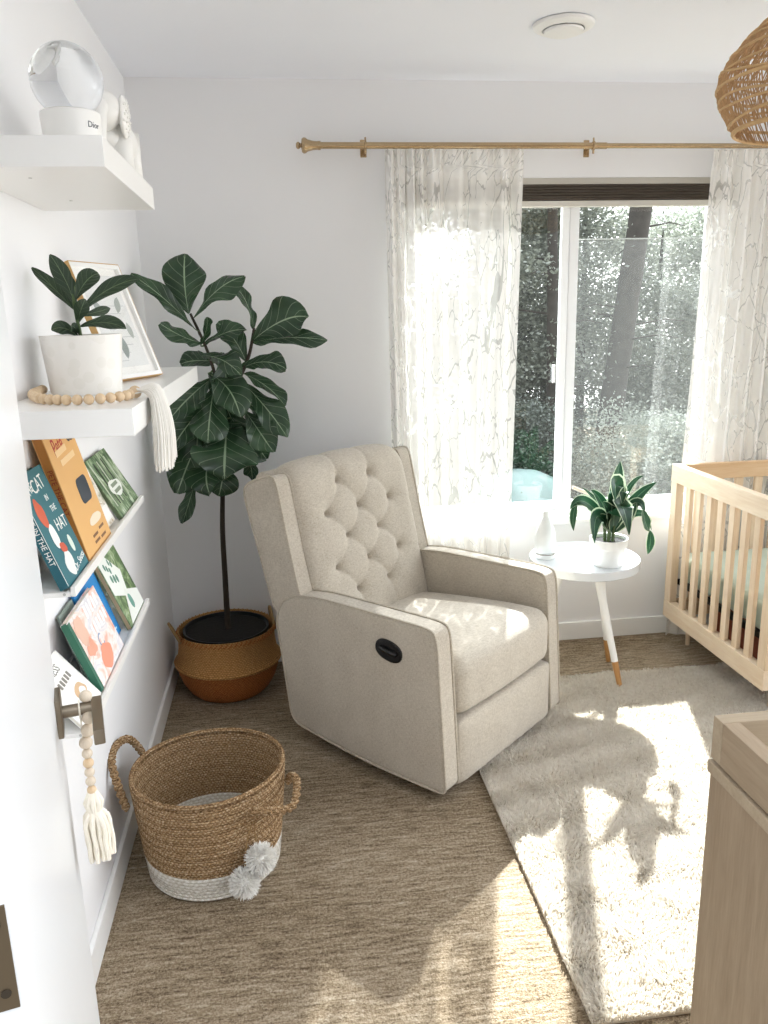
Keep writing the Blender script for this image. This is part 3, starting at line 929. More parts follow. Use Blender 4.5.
# white pot with a variegated strap leaf plant
PO = (1.818, -.470, TT); PO_REF = (1.838, -.425, .508)
hp = thing('dracaena_plant', 'drooping variegated strap leaf plant in white pot on the side table', 'plant', PO)
b = NB(); lathe(b, [(0, 0), (.056, 0), (.060, .004), (.068, .075), (.0705, .078), (.074, .082), (.0765, .112), (.0755, .115), (.0715, .114), (.070, .098), (0, .098)], 48); mk('pot', b, M_ceramic, hp)
b = NB(); lathe(b, [(0, .1035), (.05, .102), (.0698, .099), (.0698, .0975), (0, .0975)], 32, wob=lambda a, z: .0); mk('soil', b, M_soil, hp)
b = NB()
for i in range(6):
    a = i * 1.05
    tube(b, [(.018 * math.cos(a), .018 * math.sin(a), .098), (.020 * math.cos(a), .020 * math.sin(a), .14), (.026 * math.cos(a), .026 * math.sin(a), .17)], [.006, .005, .003], 7)
mk('stem', b, M_stalk, hp)
V, Fc, UV = [], [], []
for k, (B, M, T, W, roll) in enumerate(DRACAENA_LEAVES):
    B, M, T = (Vector(rel(p, PO_REF)) * .985 for p in (B, M, T))
    if k not in (4, 9, 10):
        B = Vector((B[0] * .35, B[1] * .35, max(B[2], .105)))
    leaf(V, Fc, UV, B, M, T, W * 1.45, roll, fold=.25, wave=.03, nu=6, nv=18, kind='strap', seed=k)
mk_raw('foliage', V, Fc, M_drac, hp, UV)

# ================================================================== FIDDLE LEAF FIG IN BASKET
BK = Vector((.25, -.245, 0))
bk = thing('seagrass_basket', 'round honey seagrass belly basket in the corner holding the fig tree', 'basket', BK)
prof_lo = [(0, .004), (.13, .004), (.150, .008), (.172, .03), (.195, .07), (.208, .11), (.216, .138)]
prof_hi = [(.222, .142), (.224, .150), (.216, .156), (.207, .175), (.201, .21), (.199, .255), (.200, .282), (.197, .286), (.193, .282), (.192, .22), (.198, .17), (.206, .15)]
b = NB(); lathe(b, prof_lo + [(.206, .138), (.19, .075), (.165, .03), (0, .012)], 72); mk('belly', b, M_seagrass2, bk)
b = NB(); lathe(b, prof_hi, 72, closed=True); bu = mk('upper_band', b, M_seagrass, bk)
b = NB()
for k in range(64):
    a = 2 * PI * k / 64; a2 = a + .06
    tube(b, [(.203 * math.cos(a), .203 * math.sin(a), .266), (.2045 * math.cos(a2), .2045 * math.sin(a2), .276), (.201 * math.cos(a2 + .02), .201 * math.sin(a2 + .02), .286)], .0022, 5)
mk('rim_stitching', b, M_seagrass2, bu)
def loop_handle(name, parent, ang, w, h, rad, mat, r0, z0, out=.03, n=14, flop=0):
    b = NB(); pts = []
    for k in range(n + 1):
        t = k / n; a = PI * t
        s = -math.cos(a) * w / 2
        tt = Vector((-math.sin(ang), math.cos(ang), 0)) * s
        rr = Vector((math.cos(ang), math.sin(ang), 0)) * (r0 + out * math.sin(a))
        pts.append(tt + rr + Vector((0, 0, z0 + h * math.sin(a) + flop * s)))
    tube(b, pts, rad, 8); return mk(name, b, mat, parent)
loop_handle('handle', bk, math.radians(196), .085, .075, .006, M_rope, .197, .26, .035)
loop_handle('handle', bk, math.radians(10), .085, .085, .006, M_rope, .197, .26, -.01)

TO = (BK.x, BK.y, .012)
ft = thing('fiddle_leaf_fig', 'tall fiddle leaf fig tree in black nursery pot in the corner', 'plant', TO)
b = NB(); lathe(b, [(0, 0), (.125, 0), (.13, .01), (.168, .255), (.174, .250), (.177, .260), (.177, .272), (.171, .272), (.168, .258), (0, .258)], 56); mk('pot', b, M_nursery, ft)
b = NB(); lathe(b, [(0, .266), (.09, .264), (.1675, .258), (.1675, .2575), (0, .2575)], 40); mk('soil', b, M_soil, ft)
def fp(l): return [Vector((x - TO[0], -.26 - TO[1] + dy, z - TO[2])) for x, dy, z in l]
b = NB()
tk = fp([(.258, .0, .28), (.262, 0, .50), (.266, 0, .705), (.278, .01, .879), (.291, 0, 1.091), (.292, 0, 1.252), (.262, 0, 1.41), (.206, 0, 1.559)])
sp_ = smooth_path(tk, 5); tube(b, sp_, [.0125 - .008 * i / len(sp_) for i in range(len(sp_))], 10)
t2 = smooth_path(fp([(.292, 0, 1.20), (.364, 0, 1.295), (.415, 0, 1.394), (.442, 0, 1.499)]), 5); tube(b, t2, [.009 - .004 * i / len(t2) for i in range(len(t2))], 8)
n_bark = len(b.faces); bst = b
V, Fc, UV = [], [], []
tkw = [Vector(p) for p in sp_] + [Vector(p) for p in t2]
for k, (B, M, T, W, roll) in enumerate(FIG_LEAVES):
    B, M, T = (Vector(rel(p, TO)) for p in (B, M, T))
    T.y = min(T.y, -.02 - TO[1]); M.y = min(M.y, -.03 - TO[1])
    T.x = max(T.x, .02 - TO[0])
    leaf(V, Fc, UV, B, M, T, W * (1.12 if B.z < 1.35 else 1.0), roll, fold=.30, wave=.12, nu=8, nv=16, seed=k + 3)
    near = min(tkw, key=lambda q: (q - B).length)
    if (near - B).length > .006: tube(bst, [near, (near + B) / 2 + Vector((0, 0, -.004)), B], [.004, .0035, .003], 6)
mk_raw('foliage', V, Fc, M_fiddle, ft, UV)
bst.faces.ensure_lookup_table()
for f in bst.faces[n_bark:]: f.material_index = 1
mk('trunk', bst, [M_bark, M_stalk], ft)

# ================================================================== HAMPER BASKET
HB = Vector((.266, -1.368, 0))
hb = thing('hamper_basket', 'tan and white braided open hamper basket with pompoms on the carpet', 'basket', HB)
def hr(z): return .184 + .026 * (z / .29) ** .8
def wobf(a, z): return .030 * math.sin(2 * a + .8) * (z / .29) + .012 * math.sin(3 * a) * (z / .29)
def braid_profile(z0, z1, th, step=.0105, zi=None):
    n = int((z1 - z0) / step); out, inn = [], []
    for i in range(n):
        za = z0 + (z1 - z0) * i / n; h = (z1 - z0) / n
        for f, k in ((.1, 0), (.5, 1), (.9, 0)):
            z = za + h * f
            out.append((hr(z) + .0028 * k, z)); inn.append((hr(z) - th - .002 * k, z))
    if zi is not None:
        inn = [(hr(z0_ + 0) - th - .002 * k, z0_) for z0_, k in ((zi[0] + (zi[1] - zi[0]) * (i + q) / n, k) for i in range(n) for q, k in ((.1, 0), (.5, 1), (.9, 0)))]
    return out + inn[::-1]
b = NB(); lathe(b, braid_profile(.078, .297, .010, zi=(.1005, .297)), 96, closed=True, wob=wobf); mk('braided_wall', b, M_hemp, hb, 60)
b = NB(); pr = braid_profile(.004, .0775, .010, zi=(.004, .100))
n_ = len(pr) // 2
lathe(b, pr, 96, closed=True, wob=wobf); mk('white_base', b, M_hempwhite, hb, 60)
b = NB(); lathe(b, [(0, .003)] + [(r_, .003) for r_ in (.05, .10, .176)] + [q for k in range(15, 0, -1) for q in ((.0115 * k + .004, .010), (.0115 * k - .001, .0125))] + [(0, .011)], 72); mk('basket_floor', b, M_hempwhite, hb)
b = NB(); tube(b, [((hr(.303) - .005) * (1 + wobf(a, .303)) * math.cos(a), (hr(.303) - .005) * (1 + wobf(a, .303)) * math.sin(a), .306) for a in [2 * PI * k / 80 for k in range(80)]], .0065, 8, closed=True); mk('rim', b, M_hemp, hb)
def rope_handle(ang, pts_local):
    """twisted rope through points (tangential, radial, z)"""
    ra = Vector((math.cos(ang), math.sin(ang), 0)); ta = Vector((-math.sin(ang), math.cos(ang), 0))
    path_ = smooth_path([ta * a + ra * r + Vector((0, 0, z)) for a, r, z in pts_local], 14)
    b = NB()
    for s in range(2):
        q = []
        for i, p in enumerate(path_):
            tdir = (path_[min(i + 1, len(path_) - 1)] - path_[max(i - 1, 0)]).normalized()
            n1 = tdir.orthogonal().normalized(); n1 = (Vector((0, 0, 1)).cross(tdir)).normalized(); n2 = tdir.cross(n1)
            a = i * .9 + s * PI
            q.append(p + (n1 * math.cos(a) + n2 * math.sin(a)) * .0058)
        tube(b, q, .0068, 7)
    return mk('handle', b, M_hemp, hb, 70)
rope_handle(math.radians(172), [(-.105, .206, .24), (-.102, .226, .300), (-.080, .250, .348), (-.01, .262, .364), (.060, .250, .356), (.100, .224, .305), (.105, .206, .24)])
rope_handle(math.radians(-32), [(-.092, .205, .25), (-.092, .219, .272), (-.072, .248, .268), (0, .275, .245), (.072, .248, .268), (.092, .219, .272), (.092, .205, .25)])
def pompom(c, r, n=1500):
    V, Fc = [], []
    c = Vector(c)
    for i in range(n):
        zf = 1 - 2 * (i + .5) / n; a = i * 2.39996
        q = math.sqrt(max(0, 1 - zf * zf))
        D = Vector((q * math.cos(a), q * math.sin(a), zf)) + Vector([random.gauss(0, .12) for _ in range(3)])
        D.normalize(); S = D.orthogonal().normalized(); S = Quaternion(D, random.random() * 6.28) @ S
        L = r * (.86 + .2 * random.random()); w = r * .035
        o = len(V); base = c + D * r * .35
        V += [base - S * w, base + S * w, c + D * L * .8 + S * w * 1.2, c + D * L, c + D * L * .8 - S * w * 1.2]
        Fc += [(o, o + 1, o + 2, o + 4), (o + 4, o + 2, o + 3)]
    mk_raw('pompom', V, Fc, M_wool, hb, smooth=False)
    b = NB(); sphere(b, c, r * .62, 14, 10); return b
pc = []
for ang, z, r in ((math.radians(-54), .128, .046), (math.radians(-66), .076, .045)):
    R = hr(z) + .044
    c = (R * math.cos(ang), R * math.sin(ang), z); pc.append(c)
    b = pompom(c, r); mk('pompom_core', b, M_wool, hb)
b = NB()
ra = Vector((math.cos(math.radians(-52)), math.sin(math.radians(-52)), 0))
tube(b, smooth_path([ra * (hr(.24) + .008) + Vector((0, 0, .24)), ra * (hr(.18) + .008) + Vector((0, 0, .18)), Vector(pc[0])], 4), .0018, 6)
tube(b, smooth_path([ra * (hr(.24) + .008) + Vector((-.002, 0, .24)), Vector((math.cos(math.radians(-60)), math.sin(math.radians(-60)), 0)) * (hr(.17) + .012) + Vector((0, 0, .17)), Vector(pc[1])], 4), .0018, 6)
mk('pompom_cord', b, M_rope, hb)

# ================================================================== SHAG RUG
RX0, RX1, RY0, RY1 = 1.135, 2.86, -2.085, -.425
rg = thing('shag_rug', 'thick white shag rug on the carpet under table and crib', 'rug', ((RX0 + RX1) / 2, (RY0 + RY1) / 2, 0))
b = NB(); box(b, (RX0 - rg.location.x, RY0 - rg.location.y, .0005), (RX1 - rg.location.x, RY1 - rg.location.y, .010), .003); mk('backing', b, M_rugback, rg)
n = 260000
px = rng.uniform(RX0, RX1, n) - rg.location.x; py = rng.uniform(RY0, RY1, n) - rg.location.y
# keep the pile off the chair base and the legs' feet is not needed: pile is soft
ang = rng.uniform(0, 2 * PI, n)
clump = np.sin(px * 21 + 1.7 * np.sin(py * 13)) * np.cos(py * 24 + 1.3 * np.sin(px * 17))
lean = rng.normal(0, .40, (n, 2)) + np.stack([.5 * np.sin(px * 31 + py * 9), .5 * np.cos(py * 37 - px * 11)], -1)
L = rng.uniform(.012, .020, n) * (1 + .25 * clump)
w = rng.uniform(.0014, .0024, n)
sx, sy = np.cos(ang) * w, np.sin(ang) * w
z0 = np.full(n, .008)
tipx = px + lean[:, 0] * L * .55; tipy = py + lean[:, 1] * L * .55; tipz = .008 + L
mx_ = px + lean[:, 0] * L * .16; my_ = py + lean[:, 1] * L * .16; mz = .008 + L * .62
Vt = np.stack([np.stack([px - sx, py - sy, z0], -1), np.stack([px + sx, py + sy, z0], -1),
               np.stack([mx_ + sx, my_ + sy, mz], -1), np.stack([mx_ - sx, my_ - sy, mz], -1),
               np.stack([tipx, tipy, tipz], -1)], 1).reshape(-1, 3)
me = bpy.data.meshes.new('pile')
me.vertices.add(n * 5); me.vertices.foreach_set('co', Vt.astype(np.float32).ravel())
base = np.arange(n) * 5
li = np.stack([base, base + 1, base + 2, base + 3, base + 3, base + 2, base + 4], -1).ravel().astype(np.int32)
me.loops.add(n * 7); me.loops.foreach_set('vertex_index', li)
me.polygons.add(n * 2)
ls = np.stack([np.arange(n) * 7, np.arange(n) * 7 + 4], -1).ravel().astype(np.int32)
me.polygons.foreach_set('loop_start', ls)
me.materials.append(M_rug); me.update(calc_edges=True); me.validate()
tag(link(bpy.data.objects.new('pile', me), rg), None, None, None, 'stuff')

# ================================================================== CRIB AND MATTRESS
KX0, KX1, KY0, KY1 = 2.255, 3.635, -.914, -.112
KB, KT = .135, .857
cr = thing('crib', 'natural beech slatted crib with sage mattress beside the window', 'crib', (KX0, (KY0 + KY1) / 2, 0))
def cbox(name, boxes, mat, bev=.004, parent=cr):
    b = NB()
    for lo, hi in boxes:
        box(b, (lo[0] - KX0, lo[1] - cr.location.y, lo[2]), (hi[0] - KX0, hi[1] - cr.location.y, hi[2]), bev, 2)
    return mk(name, b, mat, parent)
PW = .052
for xx in (KX0, KX1 - .036):
    for yy in (KY0, KY1 - PW): cbox('post', [((xx, yy, KB + .080), (xx + .036, yy + PW, KT - .078))], M_crib)
    cbox('end_top_rail', [((xx - .002, KY0, KT - .079), (xx + .038, KY1, KT))], M_criby)
    cbox('end_bottom_rail', [((xx - .002, KY0, KB), (xx + .038, KY1, KB + .081))], M_criby)
    gap = (KY1 - KY0 - 2 * PW) / 8
    for k in range(7):
        yc = KY0 + PW + gap * (k + 1)
        cbox('slat', [((xx + .009, yc - .019, KB + .078), (xx + .027, yc + .019, KT - .076))], M_crib, .003)
for yy in (KY0, KY1 - .030):
    cbox('side_top_rail', [((KX0 + .037, yy, KT - .074), (KX1 - .037, yy + .030, KT - .002))], M_cribx)
    cbox('side_bottom_rail', [((KX0 + .037, yy, KB), (KX1 - .037, yy + .030, KB + .08))], M_cribx)
    nn = 13
    for k in range(nn):
        xc = KX0 + .037 + (KX1 - KX0 - .074) * (k + 1) / (nn + 1)
        cbox('slat', [((xc - .019, yy + .007, KB + .078), (xc + .019, yy + .023, KT - .072))], M_crib, .003)
for xx in (KX0 + .10, KX1 - .10):
    for yy in (KY0 + .09, KY1 - .06):
        b = NB(); tube(b, [(xx - KX0, yy - cr.location.y, .001), (xx - KX0, yy - cr.location.y, KB + .01)], [.009, .015], 12); mk('foot', b, M_crib, cr)
cbox('spring_frame', [((KX0 + .040, KY0 + .034, .298), (KX1 - .040, KY0 + .054, .322)), ((KX0 + .040, KY1 - .054, .298), (KX1 - .040, KY1 - .034, .322)),
                      ((KX0 + .040, KY0 + .034, .298), (KX0 + .060, KY1 - .034, .322)), ((KX1 - .060, KY0 + .034, .298), (KX1 - .040, KY1 - .034, .322))] +
     [((KX0 + .06 + k * .155, KY0 + .05, .306), (KX0 + .068 + k * .155, KY1 - .05, .314)) for k in range(1, 9)], M_darkmetal, .001)
def sage():
    t = NT('sage_sheet'); v = t.coord('Object')
    w = t.noise(v, 260, 2); big = t.noise(v, 7, 3)
    col = t.mix(big, 'A3AD9E', 'B9C1B2')
    return t.done(t.pbr(col, .9, t.bump(w, .15, .002), spec=.15))
M_sage = sage()
mt = thing('crib_mattress', 'sage green sheeted mattress lying in the slatted crib', 'mattress', ((KX0 + KX1) / 2, (KY0 + KY1) / 2, .3225))
mw, md = (KX1 - KX0) / 2 - .045, (KY1 - KY0) / 2 - .045
def mdisp(p, q):
    x, y, z = p
    if abs(q[0]) > .95 or abs(q[1]) > .95:
        f = .004 * math.sin(x * 40 + y * 55) * (1 - q[2] ** 2)
        x += f * np.sign(q[0]) * (abs(q[0]) > .95); y += f * np.sign(q[1]) * (abs(q[1]) > .95)
        z += .004 * math.sin(x * 33 + y * 47)
    return np.array((x, y, max(z, .0)))
b = NB(); dense_box(b, (-mw, -md, 0.0), (mw, md, .132), .028, 26, mdisp); mk('sheet', b, M_sage, mt, 180)

M_rust = plain('rust_fabric', '8A4A34', .9, noise=.25, nscale=60)
sb = thing('storage_box', 'rust brown low storage box pushed under the crib', 'box', (2.62, -.50, 0))
b = NB(); box(b, (-.20, -.24, .030), (.20, .24, .235), .02, 3); mk('body', b, M_rust, sb)
b = NB(); box(b, (-.207, -.247, .205), (.207, .247, .25), .012, 3); mk('lid', b, M_rust, sb)

# ================================================================== DRESSER AND CHANGING TRAY
DX0, DX1, DY0, DY1, DZ = 1.180, 2.400, -2.870, -2.376, .832
dr = thing('dresser', 'greyed oak dresser in the right foreground under the changing tray', 'dresser', (DX0, DY1, 0))
def dbox(name, lo, hi, mat, parent=dr, bev=.003):
    b = NB(); box(b, (lo[0] - DX0, lo[1] - DY1, lo[2]), (hi[0] - DX0, hi[1] - DY1, hi[2]), bev, 2); return mk(name, b, mat, parent)
dbox('side_panel', (DX0 + .004, DY0, .0), (DX0 + .026, DY1 - .004, DZ - .023), M_dress)
dbox('side_panel', (DX1 - .026, DY0, .0), (DX1 - .004, DY1 - .004, DZ - .023), M_dress)
dbox('top', (DX0, DY0, DZ - .022), (DX1, DY1, DZ), M_dressx)
dbox('back_panel', (DX0 + .028, DY0 + .004, .06), (DX1 - .028, DY0 + .012, DZ - .023), M_dress)
dbox('plinth', (DX0 + .028, DY1 - .05, .0), (DX1 - .028, DY1 - .03, .085), M_dress)
for c_ in range(2):
    for r_ in range(3):
        xa = DX0 + .030 + c_ * .582; za = .095 + r_ * .237
        dw = dbox('drawer', (xa, DY1 - .36, za), (xa + .576, DY1 - .006, za + .231), M_dressx)
        for kx in (.17, .40):
            b = NB(); lathe(b, [(0, 0), (.007, 0), (.007, .012), (.014, .017), (.014, .024), (0, .026)], 18)
            bmesh.ops.transform(b, matrix=Matrix.Translation((xa + kx - DX0, -.006, za + .12)) @ Matrix.Rotation(-PI / 2, 4, 'X'), verts=b.verts)
            mk('knob', b, M_brass, dw)
TX0, TX1, TY0, TY1 = DX0 + .003, DX0 + .80, DY0 + .03, DY1 - .003
ty = thing('changing_tray', 'open greyed oak changing tray standing on the dresser', 'tray', (TX0, TY1, DZ + .0005))
def tbox(name, lo, hi, mat):
    b = NB(); box(b, (lo[0] - TX0, lo[1] - TY1, lo[2]), (hi[0] - TX0, hi[1] - TY1, hi[2]), .002, 2); return mk(name, b, mat, ty)
tk_ = .028
for px_ in (TX0 + .03, TX1 - .03):
    for py_ in (TY0 + .03, TY1 - .03):
        b = NB(); lathe(b, [(0, 0), (.009, 0), (.009, .004), (0, .004)], 14, (px_ - TX0, py_ - TY1, 0)); mk('pad', b, M_black, ty)
tbox('end_board', (TX0, TY0 + tk_, .004), (TX0 + tk_, TY1 - tk_ - .0003, .078), M_dressy)
tbox('end_board', (TX1 - tk_, TY0 + tk_, .004), (TX1, TY1 - tk_ - .0003, .078), M_dressy)
tbox('long_board', (TX0, TY1 - tk_, .004), (TX1, TY1, .078), M_dressx)
tbox('long_board', (TX0, TY0, .004), (TX1, TY0 + tk_ - .0003, .078), M_dressx)
tbox('tray_floor', (TX0 + tk_, TY0 + tk_, .005), (TX1 - tk_, TY1 - tk_, .012), M_dressx)

# ================================================================== SHELVES ON THE LEFT WALL
def floating_shelf(lo, hi, label):
    o = thing('floating_shelf', label, 'shelf', (lo[0], (lo[1] + hi[1]) / 2, lo[2]), 0, 'floating shelves on the left wall')
    b = NB(); box(b, (0, lo[1] - o.location.y, 0), (hi[0] - lo[0], hi[1] - o.location.y, hi[2] - lo[2]), .0015, 2)
    mk('board', b, M_shelf, o)
    for y in (-.18, .12):
        b = NB(); lathe(b, [(0, -.0006), (.0035, -.0006), (.0035, .001), (0, .001)], 12, (.10, y, 0)); mk('screw_cap', b, M_grey, o)
    return o
S1 = (1.796, 1.846); S2 = (1.339, 1.389)
floating_shelf((.0003, -1.955, S1[0]), (.253, -1.372, S1[1]), 'short white floating shelf high on the wall under the glass globe')
floating_shelf((.0003, -1.975, S2[0]), (.262, -.74, S2[1]), 'long white floating shelf carrying the potted plant and picture frame')
def ledge(y0, y1, z, label):
    o = thing('picture_ledge', label, 'shelf', (.0003, (y0 + y1) / 2, z), 0, 'picture ledges under the long shelf')
    ya, yb = y0 - o.location.y, y1 - o.location.y
    b = NB(); box(b, (0, ya, 0), (.1, yb, .010), .001); mk('ledge_base', b, M_shelf, o)
    b = NB(); box(b, (.1, ya, 0), (.110, yb, .020), .002); mk('front_lip', b, M_shelf, o)
    b = NB(); box(b, (0, ya, .010), (.010, yb, .05), .001); mk('back_rail', b, M_shelf, o)
    b = NB(); lathe(b, [(0, -.0008), (.003, -.0008), (.003, .001), (0, .001)], 12, (0, 0, 0))
    bmesh.ops.transform(b, matrix=Matrix.Translation((.088, ya, .006)) @ Matrix.Rotation(-PI / 2, 4, 'X'), verts=b.verts); mk('screw_cap', b, M_grey, o)
    return o
LZ1, LZ2 = 1.020, .722
ledge(-1.915, -1.075, LZ1, 'white picture ledge of upright books right under the long shelf')
ledge(-1.925, -1.145, LZ2, 'lower white picture ledge with books behind the door handle')

# ---- books
C_ = lambda h: plain('ink_' + h, h, .55)
INK = {}
def ink(h):
    if h not in INK: INK[h] = C_(h)
    return INK[h]
def patchy(name, cols, scale, stretch=(1, 1, 1), detail=3):
    t = NT(name); v = t.coord('Object')
    f = t.noise(t.mapping(v, stretch), scale, detail, .65, 1.2)
    n = len(cols)
    col = t.ramp(f, [(.30 + .40 * i / (n - 1), c) for i, c in enumerate(cols)])
    return t.done(t.pbr(col, .45, spec=.4))

def book(label, y0, w, h, t, z, cover, spine=None, xfoot=.0985, lean_to=.004, tilt=0.0, group=None):
    """stands on a ledge, back cover leaning on the wall; local x along the wall (away from the camera), y up the cover, z out of the cover"""
    # back top edge touches x = lean_to, front foot at xfoot
    lo, hi = 0.0, 1.2
    for _ in range(50):
        a = (lo + hi) / 2
        if xfoot - t * math.cos(a) - h * math.sin(a) > lean_to: lo = a
        else: hi = a
    th = (lo + hi) / 2
    X = Vector((0, 1, 0)); Y = Vector((-math.sin(th), 0, math.cos(th))); Z = X.cross(Y)
    org = Vector((xfoot - t * math.cos(th), y0, z + .0004))
    Mx = Matrix((X, Y, Z)).transposed().to_4x4(); Mx.translation = org
    if tilt: Mx = Mx @ Matrix.Rotation(tilt, 4, 'Z')
    o = thing('book', label, 'book', org, 0, group or ('picture books on the upper ledge' if z > .9 else 'picture books on the lower ledge'))
    o.rotation_euler = Mx.to_euler()
    c = .0022
    b = NB(); box(b, (0, 0, t - c), (w, h, t), .0006, 1); mk('front_cover', b, cover, o)
    b = NB(); box(b, (0, 0, 0), (w, h, c), .0006, 1); mk('back_cover', b, cover, o)
    b = NB(); box(b, (0, 0, c), (c, h, t - c)); mk('spine', b, spine or cover, o)
    b = NB(); box(b, (c, .003, c), (w - .003, h - .003, t - c)); mk('pages', b, M_pages, o)
    o['t'] = t
    return o
def on_cover(o, name, s, x, y, size, mat, rot=0.0, sx=1.0, t=None):
    return text(name, s, size, mat, o, Matrix.Translation((x, y, o['t'] + .0003)) @ Matrix.Rotation(rot, 4, 'Z'), .0002, 'CENTER', sx)
def shape(o, name, pts, mat, lift=.0003, th=.0004):
    b = NB(); prism(b, pts, 2, o['t'] + lift, o['t'] + lift + th); return mk(name, b, mat, o)
def blob(cx, cy, rx, ry, n=20, wob=.12, seed=0):
    r = random.Random(seed); k = [1 + wob * (r.random() - .5) * 2 for _ in range(n)]
    k = [(k[i - 1] + k[i] * 2 + k[(i + 1) % n]) / 4 for i in range(n)]
    return [(cx + rx * k[i] * math.cos(2 * PI * i / n), cy + ry * k[i] * math.sin(2 * PI * i / n)) for i in range(n)]
BZ1, BZ2 = LZ1 + .010, LZ2 + .010

A = book('teal hardback with white hat title lettering, nearest on the upper ledge', -1.908, .168, .232, .020, BZ1, ink('1E6670'), ink('1B5C68'), group=None)
on_cover(A, 'title', 'THE', .040, .198, .026, M_paper, .25)
on_cover(A, 'title', 'CAT', .098, .200, .040, M_paper, .05)
on_cover(A, 'title', 'IN', .112, .168, .019, M_paper)
on_cover(A, 'title', 'THE', .120, .143, .019, M_paper)
on_cover(A, 'title', 'HAT', .122, .108, .036, M_paper, -.05)
on_cover(A, 'author', 'Dr. Seuss', .120, .022, .022, M_paper, .15)
shape(A, 'badge', blob(.122, .062, .011, .019, 20, 0), ink('DCE6DC'))
shape(A, 'picture_patch', blob(.040, .150, .020, .030, 18, .2, 2), ink('CF5B3A'))
shape(A, 'picture_patch', blob(.052, .098, .018, .026, 18, .2, 3), M_paper, .0006)
shape(A, 'picture_patch', blob(.068, .068, .017, .012, 18, .3, 4), ink('C8502F'), .0009)
shape(A, 'picture_patch', blob(.064, .032, .024, .026, 18, .3, 5), ink('E4E6E2'))
text('spine_title', 'THE CAT IN THE HAT', .015, M_paper, A, Matrix.Translation((-.0004, .125, .010)) @ Matrix(((0, 0, -1, 0), (-1, 0, 0, 0), (0, 1, 0, 0), (0, 0, 0, 1))), .0002)
b = NB(); box(b, (-.0006, .004, .0185), (.0003, .228, .0195)); mk('spine_line', b, M_paper, A)

B_ = book('orange hardback with red and black title, tallest on the upper ledge', -1.728, .232, .300, .022, BZ1, ink('DFAE6C'), ink('B97A36'))
on_cover(B_, 'title', 'Pete', .082, .250, .058, ink('B5342A'), .1, .8)
on_cover(B_, 'title', 'the', .138, .268, .020, ink('B5342A'), .1)
on_cover(B_, 'title', 'Cat', .190, .262, .052, ink('22262E'), .0, .8)
for k, (xa, yy, ww) in enumerate(((.045, .228, .09), (.06, .206, .12))): shape(B_, 'faded_line', [(xa, yy), (xa + ww, yy + .006), (xa + ww, yy + .020), (xa, yy + .014)], ink('EBCB98'))
shape(B_, 'picture_patch', rounded([(.105, .105), (.195, .105), (.195, .165), (.105, .165)], [.02] * 4), ink('2B3440'))
shape(B_, 'picture_patch', blob(.15, .062, .055, .012, 22, .15, 9), ink('E9DCC4'))
for xa, yy in ((.085, .030), (.085, .016), (.150, .034), (.145, .014)): shape(B_, 'credit_line', [(xa, yy), (xa + .045, yy), (xa + .045, yy + .006), (xa, yy + .006)], ink('7A5230'))
text('spine_title', 'PETE THE CAT', .016, ink('8C2F22'), B_, Matrix.Translation((-.0004, .16, .011)) @ Matrix(((0, 0, -1, 0), (-1, 0, 0, 0), (0, 1, 0, 0), (0, 0, 0, 1))), .0002)

M_map = patchy('cover_map', ['7C8467', 'D9D3C2', 'F0EDE4', 'B49C74'], 26)
Cc = book('cream picture book half hidden between orange and forest covered books', -1.480, .132, .178, .010, BZ1, M_map, M_paper, .080)
shape(Cc, 'cover_panel', [(.012, .128), (.125, .128), (.125, .170), (.012, .170)], M_paper)
shape(Cc, 'cover_panel', [(.012, .012), (.125, .012), (.125, .05), (.012, .05)], M_paper)
M_forest = patchy('cover_forest', ['1F2E22', '4D6B45', '9DB08C', 'DCE3D2'], 20, (2.2, .7, 1))
Dd = book('wide forest green picture book at the far end of the upper ledge', -1.345, .255, .172, .012, BZ1, M_forest, ink('5C6B50'))
for k, xx in enumerate((.025, .062, .100, .150, .190)): shape(Dd, 'trunk_print', [(xx, .03), (xx + .009, .03), (xx + .012, .155), (xx + .003, .155)], ink('2C3026' if k % 2 else 'C9CFBF'))
shape(Dd, 'picture_patch', blob(.12, .07, .06, .026, 20, .3, 12), ink('EDEFE8'), .0008)
for yy in (.074, .056): shape(Dd, 'title_line', [(.085, yy), (.155, yy), (.155, yy + .010), (.085, yy + .010)], ink('8A9680'), .0012)

M_rainf = patchy('cover_leaves', ['2C4028', '5E7A4C', '95A97E', 'C9D2B8'], 22)
E_ = book('green and white picture book at the far end of the lower ledge', -1.372, .208, .222, .014, BZ2, M_rainf, ink('BFA27A'))
shape(E_, 'cover_panel', [(.004, .10), (.11, .06), (.15, .13), (.05, .218), (.004, .218)], ink('EEF1EC'))
shape(E_, 'cover_panel', [(.02, .004), (.204, .004), (.204, .05), (.10, .085)], ink('E9ECE6'), .0006)
for k in range(5): shape(E_, 'title_mark', blob(.035 + .016 * k, .175 - .010 * (k % 3), .006, .010, 12, .3, k), ink('5C8A78'), .0008)
for k in range(3): shape(E_, 'title_mark', blob(.045 + .022 * k, .135 - .006 * k, .009, .013, 12, .3, k + 7), ink('5C8A78'), .0008)
shape(E_, 'picture_patch', blob(.105, .045, .016, .022, 20, .1, 21), ink('6FA394'), .0010)
F_ = book('bright blue book standing behind the pink cover on the lower ledge', -1.578, .205, .188, .008, BZ2, ink('1E82C4'), ink('1A73B0'), .0700)
shape(F_, 'cover_line', [(.150, .018), (.180, .018), (.180, .023), (.150, .023)], ink('BFE0F2'))
G0 = book('thin grey book mostly hidden behind the pink cover', -1.70, .118, .176, .006, BZ2, ink('8E9C94'), ink('6E7C74'), .0600)
M_art = patchy('cover_pink_art', ['E58B70', 'F0C4B4', 'F3EAE7', 'DAD6DC', 'F5F3F1'], 12, (1, 1.4, 1))
